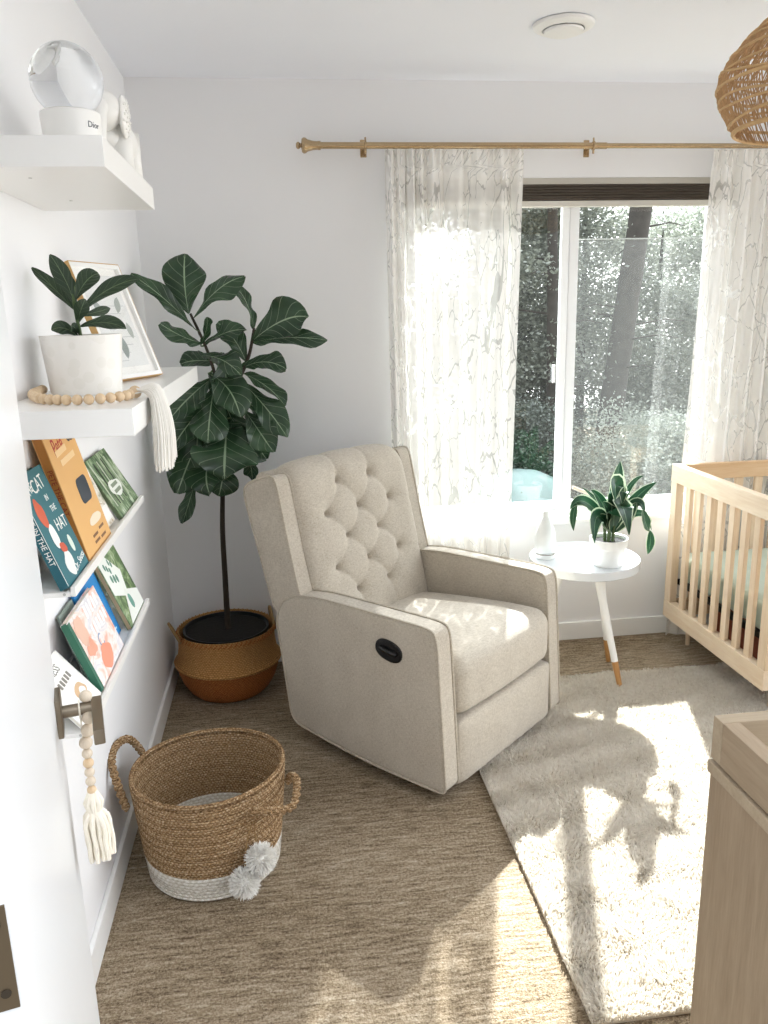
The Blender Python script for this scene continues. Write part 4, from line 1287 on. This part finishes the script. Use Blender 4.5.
G = book('pink and white painted picture book with green spine on the lower ledge', -1.750, .262, .176, .016, BZ2, M_art, ink('2F6A54'), .0985, .024)
shape(G, 'picture_patch', blob(.055, .135, .035, .038, 20, .3, 31), ink('E3BBA6'))
shape(G, 'picture_patch', blob(.065, .085, .030, .020, 20, .3, 32), ink('E5A48A'))
shape(G, 'picture_patch', blob(.13, .035, .045, .026, 20, .3, 33), ink('E8987C'))
for k in range(5): shape(G, 'title_mark', rounded([(.120 + .024 * k, .135), (.136 + .024 * k, .135), (.140 + .024 * k, .168), (.124 + .024 * k, .168)], [.006] * 4, 3), ink('F4F3F4'))
for k in range(6): shape(G, 'title_mark', rounded([(.110 + .024 * k, .092), (.126 + .024 * k, .092), (.130 + .024 * k, .122), (.114 + .024 * k, .122)], [.006] * 4, 3), ink('F4F3F4'))
on_cover(G, 'title', 'C', .135, .070, .050, ink('8FA4C4'), .2)
b = NB(); box(b, (-.0004, .002, .0005), (.016, .174, .0166), .0004, 1); mk('spine_wrap', b, ink('2F6A54'), G)
H_ = book('white book with grey lettering at the near end of the lower ledge', -1.918, .160, .142, .008, BZ2, M_paper, ink('E4DFD4'))
on_cover(H_, 'title', 'CHESS', .075, .118, .026, ink('6A665E'), .0)
for k in range(5): shape(H_, 'title_mark', rounded([(.05 + .016 * k, .082), (.060 + .016 * k, .082), (.060 + .016 * k, .098), (.05 + .016 * k, .098)], [.003] * 4, 3), ink('8A867E'))
shape(H_, 'picture_patch', blob(.105, .048, .030, .016, 20, .25, 41), ink('D6B48E'))
shape(H_, 'picture_patch', blob(.108, .046, .018, .008, 20, .25, 42), M_paper, .0008)

# ---- upper shelf: globe and figurine
gx, gy, gz = .180, -1.835, S1[1]
gl = thing('snow_globe', 'clear glass globe on white round base at the high shelf edge', 'globe', (gx, gy, gz + .0003))
b = NB(); lathe(b, [(0, 0), (.0485, 0), (.0495, .004), (.0520, .052), (.0515, .058), (.048, .060), (0, .060)], 64); gb = mk('base', b, M_ceramic, gl)
b = NB(); sphere(b, (0, 0, .1125), .0625, 64, 40)
for v in b.verts:
    if v.co.z < .0615: v.co.z = .0615
mk('glass_ball', b, M_globe, gl, 180)
tm = text('base_lettering', 'Dior', .0145, ink('4A4D55'), gb, Matrix.Identity(4), .0002, 'LEFT')
for v in tm.data.vertices:
    x, y, z = v.co
    zz = .034 + y; R = .0495 + .0025 * (zz - .004) / .048 + .0004 + z
    a = math.radians(-46) + x / .052
    v.co = (R * math.cos(a), R * math.sin(a), zz)
fg = thing('ceramic_figurine', 'white ceramic animal figurine with dotted ear behind the glass globe', 'figurine', (.186, -1.525, gz + .0003))
fg.scale = (1.08, 1.08, .92)
b = NB()
sphere(b, (.0, .02, .080), .066, 32, 20, .82, 1.35, .80)
sphere(b, (.004, -.068, .128), .044, 28, 18, .9, 1.0, 1.0)
for lx, ly in ((-.030, -.030), (.030, -.030), (-.030, .075), (.030, .075)):
    tube(b, [(lx, ly, .0), (lx, ly, .05), (lx * .9, ly * .92, .11)], [.023, .022, .026], 16)
tube(b, smooth_path([(.006, -.100, .128), (.008, -.126, .105), (.008, -.132, .06), (.008, -.124, .022), (.008, -.112, .010)], 6), [.020 - .0004 * i for i in range(25)], 14)
mk('body', b, M_ceramic, fg, 180)
for s in (-1, 1):
    b = NB(); sphere(b, (s * .040 + .004, -.050, .118), .040, 24, 16, .22, .85, 1.15); er = mk('ear', b, M_ceramic, fg, 180)
    b = NB()
    for i in range(26):
        q = math.sqrt((i + .5) / 26) * .9; a = i * 2.4
        yy, zz = .034 * q * math.cos(a), .046 * q * math.sin(a)
        sphere(b, (s * (.040 + .0088 * math.sqrt(max(0, 1 - q * q))) + .004, -.050 + yy, .118 + zz), .0032, 8, 6)
    mk('dots', b, M_paper, er)
b = NB(); tube(b, [(0, .108, .12), (.0, .118, .10), (.0, .116, .075)], [.006, .005, .004], 8); mk('tail', b, M_ceramic, fg)

# ---- long shelf: planter, garland, picture
PPO = (.108, -1.625, S2[1] + .0003)
pp_ = thing('potted_fig_seedling', 'small fiddle leaf plant in white tapered pot on the long shelf', 'plant', PPO)
b = NB(); lathe(b, [(0, 0), (.071, 0), (.074, .004), (.0845, .120), (.0845, .1245), (.080, .1245), (.077, .112), (0, .112)], 64); mk('pot', b, M_capiz, pp_)
b = NB(); lathe(b, [(0, .118), (.05, .117), (.0765, .1125), (.0765, .1122), (0, .1122)], 32); mk('soil', b, M_soil, pp_)
b = NB(); tube(b, smooth_path([(0, 0, .112), (-.004, 0, .16), (-.006, .0, .20), (-.004, 0, .225)], 5), .004, 8); mk('stem', b, M_stalk, pp_)
V, Fc, UV = [], [], []
for k, (B, M, T, W, roll) in enumerate(SMALL_FIG_LEAVES):
    B, M, T = (Vector(rel(p, PPO)) for p in (B, M, T))
    M.x = max(M.x, .02 - PPO[0]); T.x = max(T.x, .012 - PPO[0])
    B.x = B.x * .3 - .004; B.y *= .3; B.z = max(B.z, .118)
    leaf(V, Fc, UV, B, M, T, W, roll, fold=.28, wave=.035, nu=8, nv=16, seed=k + 60)
mk_raw('foliage', V, Fc, M_smallfig, pp_, UV)

BR = .0100
gd = thing('tassel_garland', 'natural bead garland with white tassel hanging over the long shelf edge', 'garland', (.2, -1.80, S2[1]))
gp = smooth_path([(.014, -1.62, 0), (.022, -1.72, 0), (.046, -1.795, 0), (.075, -1.845, 0), (.118, -1.880, 0), (.165, -1.890, 0), (.202, -1.872, 0), (.226, -1.838, 0), (.232, -1.81, 0)], 30)
acc = 0; last = gp[0]; cen = [gp[0]]
for q in gp[1:]:
    if (q - cen[-1]).length >= 2 * BR + .0004: cen.append(q)
off = Vector((.2, -1.80, 0))
b = NB(); tube(b, [(q - off) + Vector((0, 0, BR + .0005)) for q in cen] + [Vector((.262, -1.790, BR * 1.4)) - off], .0014, 6); mk('string', b, M_cotton, gd)
for q in cen:
    b = NB(); sphere(b, (q - off) + Vector((0, 0, BR + .0005)), BR, 18, 12); mk('bead', b, M_bead, gd)
b = NB(); sphere(b, Vector((.238, -1.790, BR + .003)) - off, .0125, 18, 12); mk('bead', b, M_bead, gd)
b = NB()
for i in range(150):
    a = i * 2.39996; q = math.sqrt((i + .5) / 150)
    ox, oy = q * math.cos(a), q * math.sin(a)
    p0 = Vector((.246 + .006 * ox, -1.790 + .010 * oy, .016 + .006 * abs(ox)))
    p1 = Vector((.276 + .010 * ox, -1.790 + .030 * oy, .012 + .012 * ox))
    p2 = Vector((.288 + .019 * ox, -1.795 + .052 * oy, -.050))
    p3 = Vector((.286 + .019 * ox + .003 * random.random(), -1.800 + .074 * oy, -.122 - .020 * random.random()))
    tube(b, [p - off for p in smooth_path([p0, p1, p2, p3], 4)], .0019, 5)
mk('tassel', b, M_cotton, gd)

# picture frame leaning back on the long shelf
BL, BRr, TL = Vector((.113, -1.372, S2[1] + .0005)), Vector((.196, -1.170, S2[1] + .0005)), Vector((.021, -1.318, S2[1] + .292))
Xf = (BRr - BL); fw = Xf.length; Xf.normalize()
Yf = (TL - BL); Yf = (Yf - Xf * Yf.dot(Xf)); fh = Yf.length; Yf.normalize(); Zf = Xf.cross(Yf)
pf = thing('framed_leaf_picture', 'slim gold edged white frame of leaf prints leaning behind the potted plant', 'picture frame', BL)
Mf = Matrix((Xf, Yf, Zf)).transposed().to_4x4(); pf.rotation_euler = Mf.to_euler()
fd = .018; fwid = .011
def ring_boxes(o0, o1, z0, z1, bev):
    b = NB()
    for lo, hi in (((o0, o0), (o1, fh - o0)), ((fw - o1, o0), (fw - o0, fh - o0)), ((o1, o0), (fw - o1, o1)), ((o1, fh - o1), (fw - o1, fh - o0))):
        box(b, (lo[0], lo[1], z0), (hi[0], hi[1], z1), bev, 1)
    return b
mk('frame', ring_boxes(0, .0025, 0, fd, .0004), M_gold, pf)
mk('frame_face', ring_boxes(.0025, fwid + .002, .0005, fd + .0004, .0005), M_white, pf)
b = NB(); box(b, (.004, .004, .003), (fw - .004, fh - .004, .008)); mk('mat', b, M_paper, pf)
b = NB(); box(b, (.030, .034, .008), (fw - .030, fh - .030, .0086)); pr_ = mk('print', b, ink('E3E4E2'), pf)
def leafprint(cx, cy, s, a, c):
    pts = [(.5 * math.sin(PI * t) ** .8 * .5, t - .5) for t in [k / 8 for k in range(9)]] + [(-.5 * math.sin(PI * t) ** .8 * .5, t - .5) for t in [k / 8 for k in range(7, 0, -1)]]
    b = NB(); prism(b, [(cx + s * (x * math.cos(a) - y * math.sin(a)), cy + s * (x * math.sin(a) + y * math.cos(a))) for x, y in pts], 2, .0086, .0089)
    mk('leaf_print', b, ink(c), pr_)
leafprint(.105, .085, .060, -.15, '8E9894'); leafprint(.06, .19, .055, .4, '9BA39E'); leafprint(.15, .20, .05, -.5, 'A2A9A3'); leafprint(.16, .13, .045, .1, 'A9B0AA')
b = NB()
for k in range(9): box(b, (.05 + .02 * (k % 3), .05 + .021 * k, .0086), (.10 + .025 * (k % 4), .0512 + .021 * k, .0088))
mk('ruled_line', b, ink('AEB2B2'), pr_)
b = NB(); box(b, (.010, .010, .0095), (fw - .010, fh - .010, .0105)); mk('glazing', b, M_glaze, pf)

# ================================================================== CURTAINS, ROD, SHADE
RY, RZ = -.080, 2.183
rod = thing('curtain_rod', 'brushed brass curtain rod with finial above the window', 'curtain rod', (1.8, RY, RZ))
def rx(x): return x - 1.8
b = NB(); tube(b, [(rx(.715), 0, 0), (rx(1.90), 0, 0)], .0125, 18); mk('thick_tube', b, M_brass, rod)
b = NB(); tube(b, [(rx(1.90), 0, 0), (rx(3.15), 0, 0)], .0100, 18); mk('thin_tube', b, M_brass, rod)
def fin(x, s):
    b = NB(); lathe(b, [(0, -.060), (.008, -.059), (.013, -.054), (.013, -.048), (.008, -.043), (.008, -.040), (.024, -.037), (.029, -.030), (.028, -.022), (.022, -.014), (.017, .006), (.0155, .024), (.0165, .026), (.0165, .036), (0, .036)], 28)
    bmesh.ops.transform(b, matrix=Matrix.Translation((rx(x), 0, 0)) @ Matrix.Rotation(PI / 2 * s, 4, 'Y'), verts=b.verts)
    mk('finial', b, M_brass, rod)
fin(.70, 1); fin(3.16, -1)
for x in (.912, 1.845, 3.08):
    b = NB(); box(b, (rx(x) - .0125, .0765, -.030), (rx(x) + .0125, .0798, .036), .003, 2)
    tube(b, [(rx(x), .078, .0), (rx(x), .012, .0)], .006, 10)
    tube(b, [(rx(x), .015 * math.cos(a), .015 * math.sin(a)) for a in [2 * PI * k / 20 for k in range(20)]], .0042, 8, closed=True)
    tube(b, [(rx(x), 0, -.015), (rx(x), 0, -.030)], .0045, 8); tube(b, [(rx(x), 0, .015), (rx(x), 0, .030)], .0035, 8)
    mk('bracket', b, M_brass, rod)

def curtain(label, x0, x1, dens, seed, TAPL, TAPR, zb=.018, YMIN=-1.0):
    """dens: list of (fraction of width, folds per metre, amplitude)"""
    o = thing('sheer_curtain', label, 'curtain', ((x0 + x1) / 2, RY, zb), 0, 'sheer curtains on the brass rod')
    r = random.Random(seed)
    nx = 420; zt = RZ - .0135
    xs = np.linspace(x0, x1, nx); f = (xs - x0) / (x1 - x0)
    fr = np.interp(f, [d_[0] for d_ in dens], [d_[1] for d_ in dens]); am = np.interp(f, [d_[0] for d_ in dens], [d_[2] for d_ in dens])
    ph = np.cumsum(fr) * (xs[1] - xs[0]) * 2 * PI
    mod = 1 + .35 * np.sin(ph * .37 + seed) + .2 * np.sin(ph * .61 + 2 * seed)
    rowz = np.concatenate([np.linspace(zt, zt - .10, 8)[:-1], np.linspace(zt - .10, zb, 46)])
    V, UV = [], []
    s_ref = None
    for z in rowz:
        k = (zt - z) / (zt - zb)
        head = min(1, .45 + (zt - z) / .16)
        y = am * mod * np.sin(ph + .5 * k * np.sin(ph * .13 + seed) + .25 * np.sin(k * 5 + seed)) * head + .35 * am * np.sin(ph * 2.3 + 1 + k * 2) * (1.0 if k > .03 else .8)
        y = y * (.8 + .35 * k)
        if k < .03: y = y + .006 * np.sin(ph * 3.1 + seed)
        xx = xs + .25 * am * np.cos(ph * 1.0 + k) + k * (np.where(f > .5, TAPR, TAPL) * np.abs(f - .5) * 2)
        s = np.r_[0, np.cumsum(np.hypot(np.diff(xx), np.diff(y)))]
        if s_ref is None or k < .1: s_ref = s
        y = np.clip(y, YMIN, .058)
        for i in range(nx):
            V.append((xx[i] - o.location.x, y[i], z - zb)); UV.append((s_ref[i], z))
    nr = len(rowz)
    F = [(j * nx + i, (j + 1) * nx + i, (j + 1) * nx + i + 1, j * nx + i + 1) for j in range(nr - 1) for i in range(nx - 1)]
    mk_raw('panel', V, F, M_sheer, o, UV)
    # stitched header under the rod and the clips that hang it
    hv = np.array(V[:nx]);
    b = NB(); tube(b, [(p[0], p[1], p[2] - .001) for p in hv[::4]], .0016, 5); mk('header_hem', b, M_cotton, o)
    return o
curtain('left white sheer curtain with bare branch pattern behind the armchair', .985, 1.552, [(0, 26, .020), (.28, 24, .020), (.36, 12, .013), (.7, 9, .012), (1, 14, .016)], 1.3, .006, -.055)
curtain('right white sheer curtain with bare branch pattern behind the crib', 2.362, 3.00, [(0, 12, .014), (.25, 11, .014), (.5, 17, .018), (1, 22, .020)], 4.1, -.075, .03, YMIN=-.026)

sh = thing('window_shade', 'dark brown raised woven shade across the window top', 'blind', ((WX0 + WX1) / 2, .028, 1.962))
def shb(name, y0, y1, z0, z1, mat, bev=.003, ins=.006):
    b = NB(); box(b, (WX0 + ins - sh.location.x, y0 - .028, z0 - 1.962), (WX1 - ins - sh.location.x, y1 - .028, z1 - 1.962), bev, 2); return mk(name, b, mat, sh)
M_shade = wood('shade_weave', '3A332C', '5A5046', 'x', 4.0, .8)
shb('headrail', .006, .048, 2.050, WZ1, plain('headrail_taupe', 'BDB8AE', .5))
b = NB()
for k in range(6):
    z0 = 1.986 + k * .0108
    box(b, (WX0 + .008 - sh.location.x, .008 - .028, z0 - 1.962), (WX1 - .008 - sh.location.x, .046 - .028, z0 + .0106 - 1.962), .004, 2)
mk('folded_fabric', b, M_shade, sh)
shb('bottom_rail', .008, .046, 1.962, 1.985, plain('shade_rail_taupe', 'CFCAC0', .5))

# ================================================================== CEILING VENT AND PENDANT
vt = thing('ceiling_vent', 'round white air vent on the ceiling', 'vent', (1.502, -.665, CH))
b = NB(); lathe(b, [(.062, -.001), (.096, -.001), (.100, -.004), (.097, -.012), (.080, -.020), (.068, -.020), (.064, -.012)], 56, closed=True); mk('ring', b, M_trim, vt)
b = NB(); lathe(b, [(0, -.034), (.048, -.033), (.062, -.028), (.064, -.022), (.058, -.018), (0, -.018)], 56); mk('disc', b, M_trim, vt)
b = NB(); lathe(b, [(0, -.018), (.012, -.018), (.012, -.0005), (0, -.0005)], 16); mk('spindle', b, M_grey, vt)

PDX, PDY = 2.015, -1.30
pdn = thing('rattan_pendant', 'woven rattan basket pendant lamp hanging from the ceiling', 'lamp', (PDX, PDY, CH))
prof = [(-.12, .105), (-.16, .158), (-.20, .202), (-.24, .238), (-.27, .260), (-.29, .270), (-.32, .276), (-.35, .272), (-.39, .254), (-.44, .224)]
pz = np.array([q[0] for q in prof]); prr = np.array([q[1] for q in prof])
def PR(z): return float(np.interp(-z, -pz, prr))
b = NB()
N_ = 190
for k in range(N_):
    a = 2 * PI * k / N_ + .012 * math.sin(k * 7.1)
    tw = .018 * math.sin(k * 2.3)
    q = []
    for j in range(12):
        z = -.12 - .32 * j / 11
        aa = a + tw * math.sin(j * .5 + k)
        rr = PR(z) + .003 * math.sin(k * 5 + j * 2)
        q.append((rr * math.cos(aa), rr * math.sin(aa), z))
    tube(b, q, .0016 + .0009 * random.random(), 4)
mk('upright_fibre', b, M_rattan, pdn)
b = NB()
def ringp(z, dz, ph, rad, wig=.0):
    q = []
    for k in range(72):
        a = 2 * PI * k / 72
        zz = z + dz * math.sin(a + ph) + wig * math.sin(3 * a + ph * 2)
        zz = max(-.44, min(-.12, zz)); rr = PR(zz) + .003
        q.append((rr * math.cos(a), rr * math.sin(a), zz))
    tube(b, q, rad, 6, closed=True)
for z, dz, ph in ((-.12, 0, 0), (-.125, 0, 0), (-.44, 0, 0), (-.436, 0, 0)): ringp(z, dz, ph, .0042)
for k in range(10): ringp(-.160 - .028 * k, .020 * math.sin(k * 2.1), k * 1.9, .0034 + .0012 * (k % 3 == 0), .012 * math.cos(k * 1.3))
mk('binding_ring', b, M_rattan2, pdn)
b = NB(); lathe(b, [(0, 0), (.055, 0), (.055, -.012), (.045, -.024), (.006, -.028), (0, -.028)], 32); mk('canopy', b, M_trim, pdn)
b = NB(); tube(b, [(0, 0, -.02), (0, 0, -.20)], .0035, 8); mk('cord', b, M_trim, pdn)
b = NB(); lathe(b, [(0, -.19), (.018, -.19), (.020, -.20), (.020, -.245), (0, -.245)], 20); mk('socket', b, M_trim, pdn)
b = NB(); sphere(b, (0, 0, -.285), .038, 20, 14); mk('bulb', b, M_frost, pdn, 180)
b = NB()
for k in range(3):
    a = k * 2 * PI / 3; tube(b, [(.018 * math.cos(a), .018 * math.sin(a), -.195), (.106 * math.cos(a), .106 * math.sin(a), -.122)], .002, 6)
mk('spider', b, M_trim, pdn)

# ================================================================== OUTSIDE
GZ = -2.2
b = NB(); box(b, (-14, .4, GZ - .3), (22, 26, GZ)); g_ = mk('ground', b, plain('forest_floor', '6B6350', .95, noise=.4, nscale=3), None)
tag(g_, 'bare brown ground of the yard outside the window', None, None, 'structure')
fe = thing('board_fence', 'weathered brown board fence at the back of the yard', 'fence', (5.5, 9.2, GZ))
M_fence = wood('fence_board', '6E6152', '9A8B78', 'z', .5, .9)
b = NB()
for k in range(80):
    x = -6 + k * .152
    box(b, (x, 0, .03), (x + .142, .022, 1.50 + .02 * math.sin(k * 3.7)), .003, 1)
mk('board_panel', b, M_fence, fe)
b = NB()
for z in (.35, 1.2): box(b, (-6, .023, z), (6.1, .06, z + .08))
mk('rail', b, M_fence, fe)
for k in range(6):
    b = NB(); box(b, (-6 + k * 2.4, .061, 0), (-5.91 + k * 2.4, .15, 1.6), .004, 1); mk('post', b, M_fence, fe)

def leaves_mesh(name, pts, size, mat, parent, seed, flat=.35):
    r = np.random.default_rng(seed); n = len(pts)
    a = r.normal(size=(n, 3)); a[:, 2] *= flat; a /= np.linalg.norm(a, axis=1)[:, None]
    bq = r.normal(size=(n, 3)); bq -= a * np.sum(a * bq, 1)[:, None]; bq /= np.linalg.norm(bq, axis=1)[:, None]
    L = size * r.uniform(.6, 1.4, n)[:, None]; Wd = L * .38
    Vv = np.stack([pts - a * L * .5, pts + bq * Wd, pts + a * L * .5, pts - bq * Wd], 1).reshape(-1, 3)
    me = bpy.data.meshes.new(name); me.vertices.add(4 * n); me.vertices.foreach_set('co', Vv.astype(np.float32).ravel())
    me.loops.add(4 * n); me.loops.foreach_set('vertex_index', np.arange(4 * n, dtype=np.int32))
    me.polygons.add(n); me.polygons.foreach_set('loop_start', np.arange(0, 4 * n, 4, dtype=np.int32))
    me.materials.append(mat); me.update(calc_edges=True); me.validate()
    return link(bpy.data.objects.new(name, me), parent)
F_dark = foliage('conifer_needles', '3A4038', '747B70', .3)
F_mid = foliage('grey_green_leaves', '5E645A', 'A8AB9C', .38)
F_pale = foliage('pale_bush_leaves', '767D70', 'BFC2B5', .4)
M_trunk = plain('pine_bark', '4A443E', .95, noise=.45, nscale=7, bump=1.0)
def tree(label, x, y, h, cr_, n, mat, size, seed, group, trunk_r=.12, z0=.15, shape_='cone', lean=0.0, cat='tree', name='tree'):
    o = thing(name, label, cat, (x, y, GZ), 0, group)
    r = np.random.default_rng(seed)
    b = NB(); tube(b, [(0, 0, 0), (lean * .5, 0, h * .5), (lean, 0, h * .96)], [trunk_r, trunk_r * .75, trunk_r * .2], 10); mk('trunk', b, M_trunk, o)
    nb = int(26 + h * 6)
    cs = []
    for i in range(nb):
        t = z0 + (1 - z0) * r.random() ** .9
        rad = cr_ * ((1 - t) ** .7 if shape_ == 'cone' else math.sqrt(max(0, 1 - (2 * (t - z0) / (1 - z0) - 1) ** 2)))
        a = r.uniform(0, 2 * PI); q = math.sqrt(r.uniform(.1, 1))
        cs.append((lean * t + rad * q * math.cos(a), rad * q * math.sin(a), h * t, .16 * cr_ + .10))
    cs = np.array(cs); pick = r.integers(0, nb, n)
    sp_ = r.normal(size=(n, 3)) * cs[pick, 3][:, None]; sp_[:, 2] *= .55
    pts = cs[pick, :3] + sp_; pts[:, 2] = np.maximum(pts[:, 2], .05)
    leaves_mesh('foliage', pts, size, mat, o, seed + 5)
    return o
TR_ = [('broad dark conifer beyond the fence at the left edge of the yard', .2, 12.5, 7.0, 2.0, F_dark, 'cone'),
       ('dark conifer seen through the left curtain', 2.6, 12.2, 6.6, 1.8, F_dark, 'cone'),
       ('grey green tree right behind the left pane', 4.7, 11.0, 6.6, 1.5, F_mid, 'round'),
       ('dense dark conifer behind the window mullion', 5.6, 13.2, 7.6, 1.7, F_dark, 'cone'),
       ('pale leaved tree left of the thick trunk', 6.3, 11.6, 6.2, 1.3, F_mid, 'round'),
       ('grey green tree right of the thick trunk', 8.0, 12.0, 5.4, 1.4, F_mid, 'round'),
       ('pale tree behind the right curtain edge', 9.3, 12.6, 5.6, 1.6, F_pale, 'round'),
       ('dark conifer at the far right of the yard', 11.4, 13.0, 7.0, 2.0, F_dark, 'cone'),
       ('tall dark conifer furthest back between the two panes', 7.2, 16.5, 7.2, 2.4, F_dark, 'cone'),
       ('low grey green tree furthest back on the right', 10.2, 16.5, 6.0, 2.2, F_mid, 'round'),
       ('broad grey green tree furthest back on the left', 3.4, 16.0, 7.4, 2.4, F_mid, 'round')]
for i, (lb, x, y, h, c_, m, s_) in enumerate(TR_):
    tree(lb, x, y, h, c_, 34000, m, .062, 100 + i, 'forest trees beyond the fence', .10, .10, s_)
BS_ = [('pale flowering bush in front of the fence under the thick trunk', 5.55, 8.2, 2.15, 1.0, F_pale),
       ('pale bush in front of the fence below the right pane', 6.7, 8.3, 1.95, 1.0, F_pale),
       ('grey green bush near the right curtain edge outside', 7.5, 7.9, 1.85, .9, F_mid),
       ('dark rounded bush in front of the fence left of the mullion', 4.3, 8.5, 2.3, .7, F_dark),
       ('grey green bush seen low through the left curtain', 2.6, 8.2, 2.1, .9, F_mid)]
for i, (lb, x, y, h, c_, m) in enumerate(BS_):
    tree(lb, x, y, h, c_, 18000, m, .046, 300 + i, 'bushes in front of the fence', .04, .15, 'round', cat='bush', name='bush')
# bare trunks
def pole_tree(label, x0, x1, y, h, r0, seed):
    o = thing('pine_trunk', label, 'tree trunk', (x0, y, GZ), 0, 'bare pine trunks in the yard')
    b = NB(); q = []
    for j in range(22):
        t = j / 21; q.append(((x1 - x0) * t, 0, h * t))
    tube(b, q, [r0 * (1.12 - .35 * j / 21) * (1 + .03 * math.sin(j * 2.1 + seed)) for j in range(22)], 18); mk('bole', b, M_trunk, o)
    b = NB(); rr = random.Random(seed)
    for k in range(14):
        t = .35 + .6 * rr.random(); a = rr.random() * 6.28; L = .3 + .5 * rr.random()
        p = Vector(((x1 - x0) * t, 0, h * t)); d_ = Vector((math.cos(a), math.sin(a), .15))
        tube(b, [p, p + d_ * L, p + d_ * L * 1.5 + Vector((0, 0, -.1))], [.02, .012, .005], 6)
    mk('dead_branch', b, M_trunk, o)
pole_tree('thick leaning pine trunk seen through the right pane', 6.00, 6.82, 9.9, 7.4, .205, 1)
pole_tree('slim grey pine trunk seen through the left pane', 5.22, 5.06, 9.9, 6.0, .10, 2)
tp_ = thing('reflection_mound', 'pale turquoise mound standing in for a reflection low in the left pane', 'reflection', (3.92, 7.6, GZ))
tp_.scale = (1, 1, .95)  # added mound outside, imitates a pale reflection in the window glass
b = NB(); lathe(b, [(0, 1.56), (.25, 1.54), (.50, 1.42), (.68, 1.12), (.76, .6), (.80, .0), (0, 0)], 40, wob=lambda a, z: .06 * math.sin(5 * a + z * 4) + .03 * math.sin(11 * a)); mk('cover', b, plain('turquoise_reflection', '839490', .85, noise=.12, nscale=4, bump=.3), tp_, 180)
sk = thing('wooden_stick', 'pale wooden stick leaning in the window track by the mullion', 'stick', (2.070, .079, .630))
b = NB(); tube(b, [(0, 0, .0078), (-.205, 0, .098)], .0075, 10); mk('stick_body', b, M_bead2, sk)

# ================================================================== LIGHT, SKY, CAMERA
sun = bpy.data.lights.new('sun', 'SUN'); sun.energy = SUN_E; sun.angle = math.radians(.7); sun.color = (.985, .99, 1.0)
so = link(bpy.data.objects.new('sun', sun)); sd = Vector((-.316, -1.0, -.80)).normalized()
so.rotation_euler = sd.to_track_quat('-Z', 'Y').to_euler()
w = bpy.data.worlds.new('sky'); SC.world = w; w.use_nodes = True
nt = w.node_tree; nt.nodes.clear()
tc = nt.nodes.new('ShaderNodeTexCoord'); sp = nt.nodes.new('ShaderNodeSeparateXYZ'); nt.links.new(tc.outputs['Generated'], sp.inputs[0])
rp = nt.nodes.new('ShaderNodeValToRGB'); nt.links.new(sp.outputs[2], rp.inputs[0])
els = rp.color_ramp.elements; els[0].position = 0.0; els[0].color = lin('F1F1F1'); els[1].position = .6; els[1].color = lin('E0E6EE')
e = els.new(.14); e.color = lin('EAEEF2'); e = els.new(.06); e.color = lin('EFF0F2')
# the sky is brighter around the sun's side and dimmer opposite it
dt = nt.nodes.new('ShaderNodeVectorMath'); dt.operation = 'DOT_PRODUCT'; nt.links.new(tc.outputs['Generated'], dt.inputs[0]); dt.inputs[1].default_value = tuple(-sd)
mr = nt.nodes.new('ShaderNodeMapRange'); nt.links.new(dt.outputs['Value'], mr.inputs['Value'])
mr.inputs['From Min'].default_value = -.45; mr.inputs['From Max'].default_value = .9; mr.inputs['To Min'].default_value = SKY_E * .13; mr.inputs['To Max'].default_value = SKY_E * 1.6
bg = nt.nodes.new('ShaderNodeBackground'); nt.links.new(rp.outputs[0], bg.inputs['Color']); nt.links.new(mr.outputs[0], bg.inputs['Strength'])
wo = nt.nodes.new('ShaderNodeOutputWorld'); nt.links.new(bg.outputs[0], wo.inputs['Surface'])

cam = bpy.data.cameras.new('camera'); co = link(bpy.data.objects.new('camera', cam))
r_ = Vector((0.991212132116487, -0.13012675289129425, -0.023781028721570376)); u_ = Vector((0.054220484649706135, 0.2356847661535267, 0.9703158403568954)); f_ = Vector((0.12065922339149665, 0.9630782518493113, -0.24066913517407135))
Mc = Matrix((r_, u_, -f_)).transposed().to_4x4(); Mc.translation = Vector((0.525748592717254, -3.4673626062957776, 1.5446182186049988))
co.matrix_world = Mc
cam.sensor_fit = 'HORIZONTAL'; cam.sensor_width = 36.0; cam.lens = 36.0 * 803.712 / 768; cam.clip_start = .02; cam.clip_end = 200
SC.camera = co
vs_ = SC.view_settings
vs_.view_transform = 'Standard'; vs_.look = 'None'; vs_.exposure = EXPO; vs_.gamma = 1.0; vs_.use_curve_mapping = False
SC.cycles.max_bounces = 10; SC.cycles.diffuse_bounces = 6; SC.cycles.transparent_max_bounces = 24; SC.cycles.transmission_bounces = 8
bpy.context.view_layer.update()
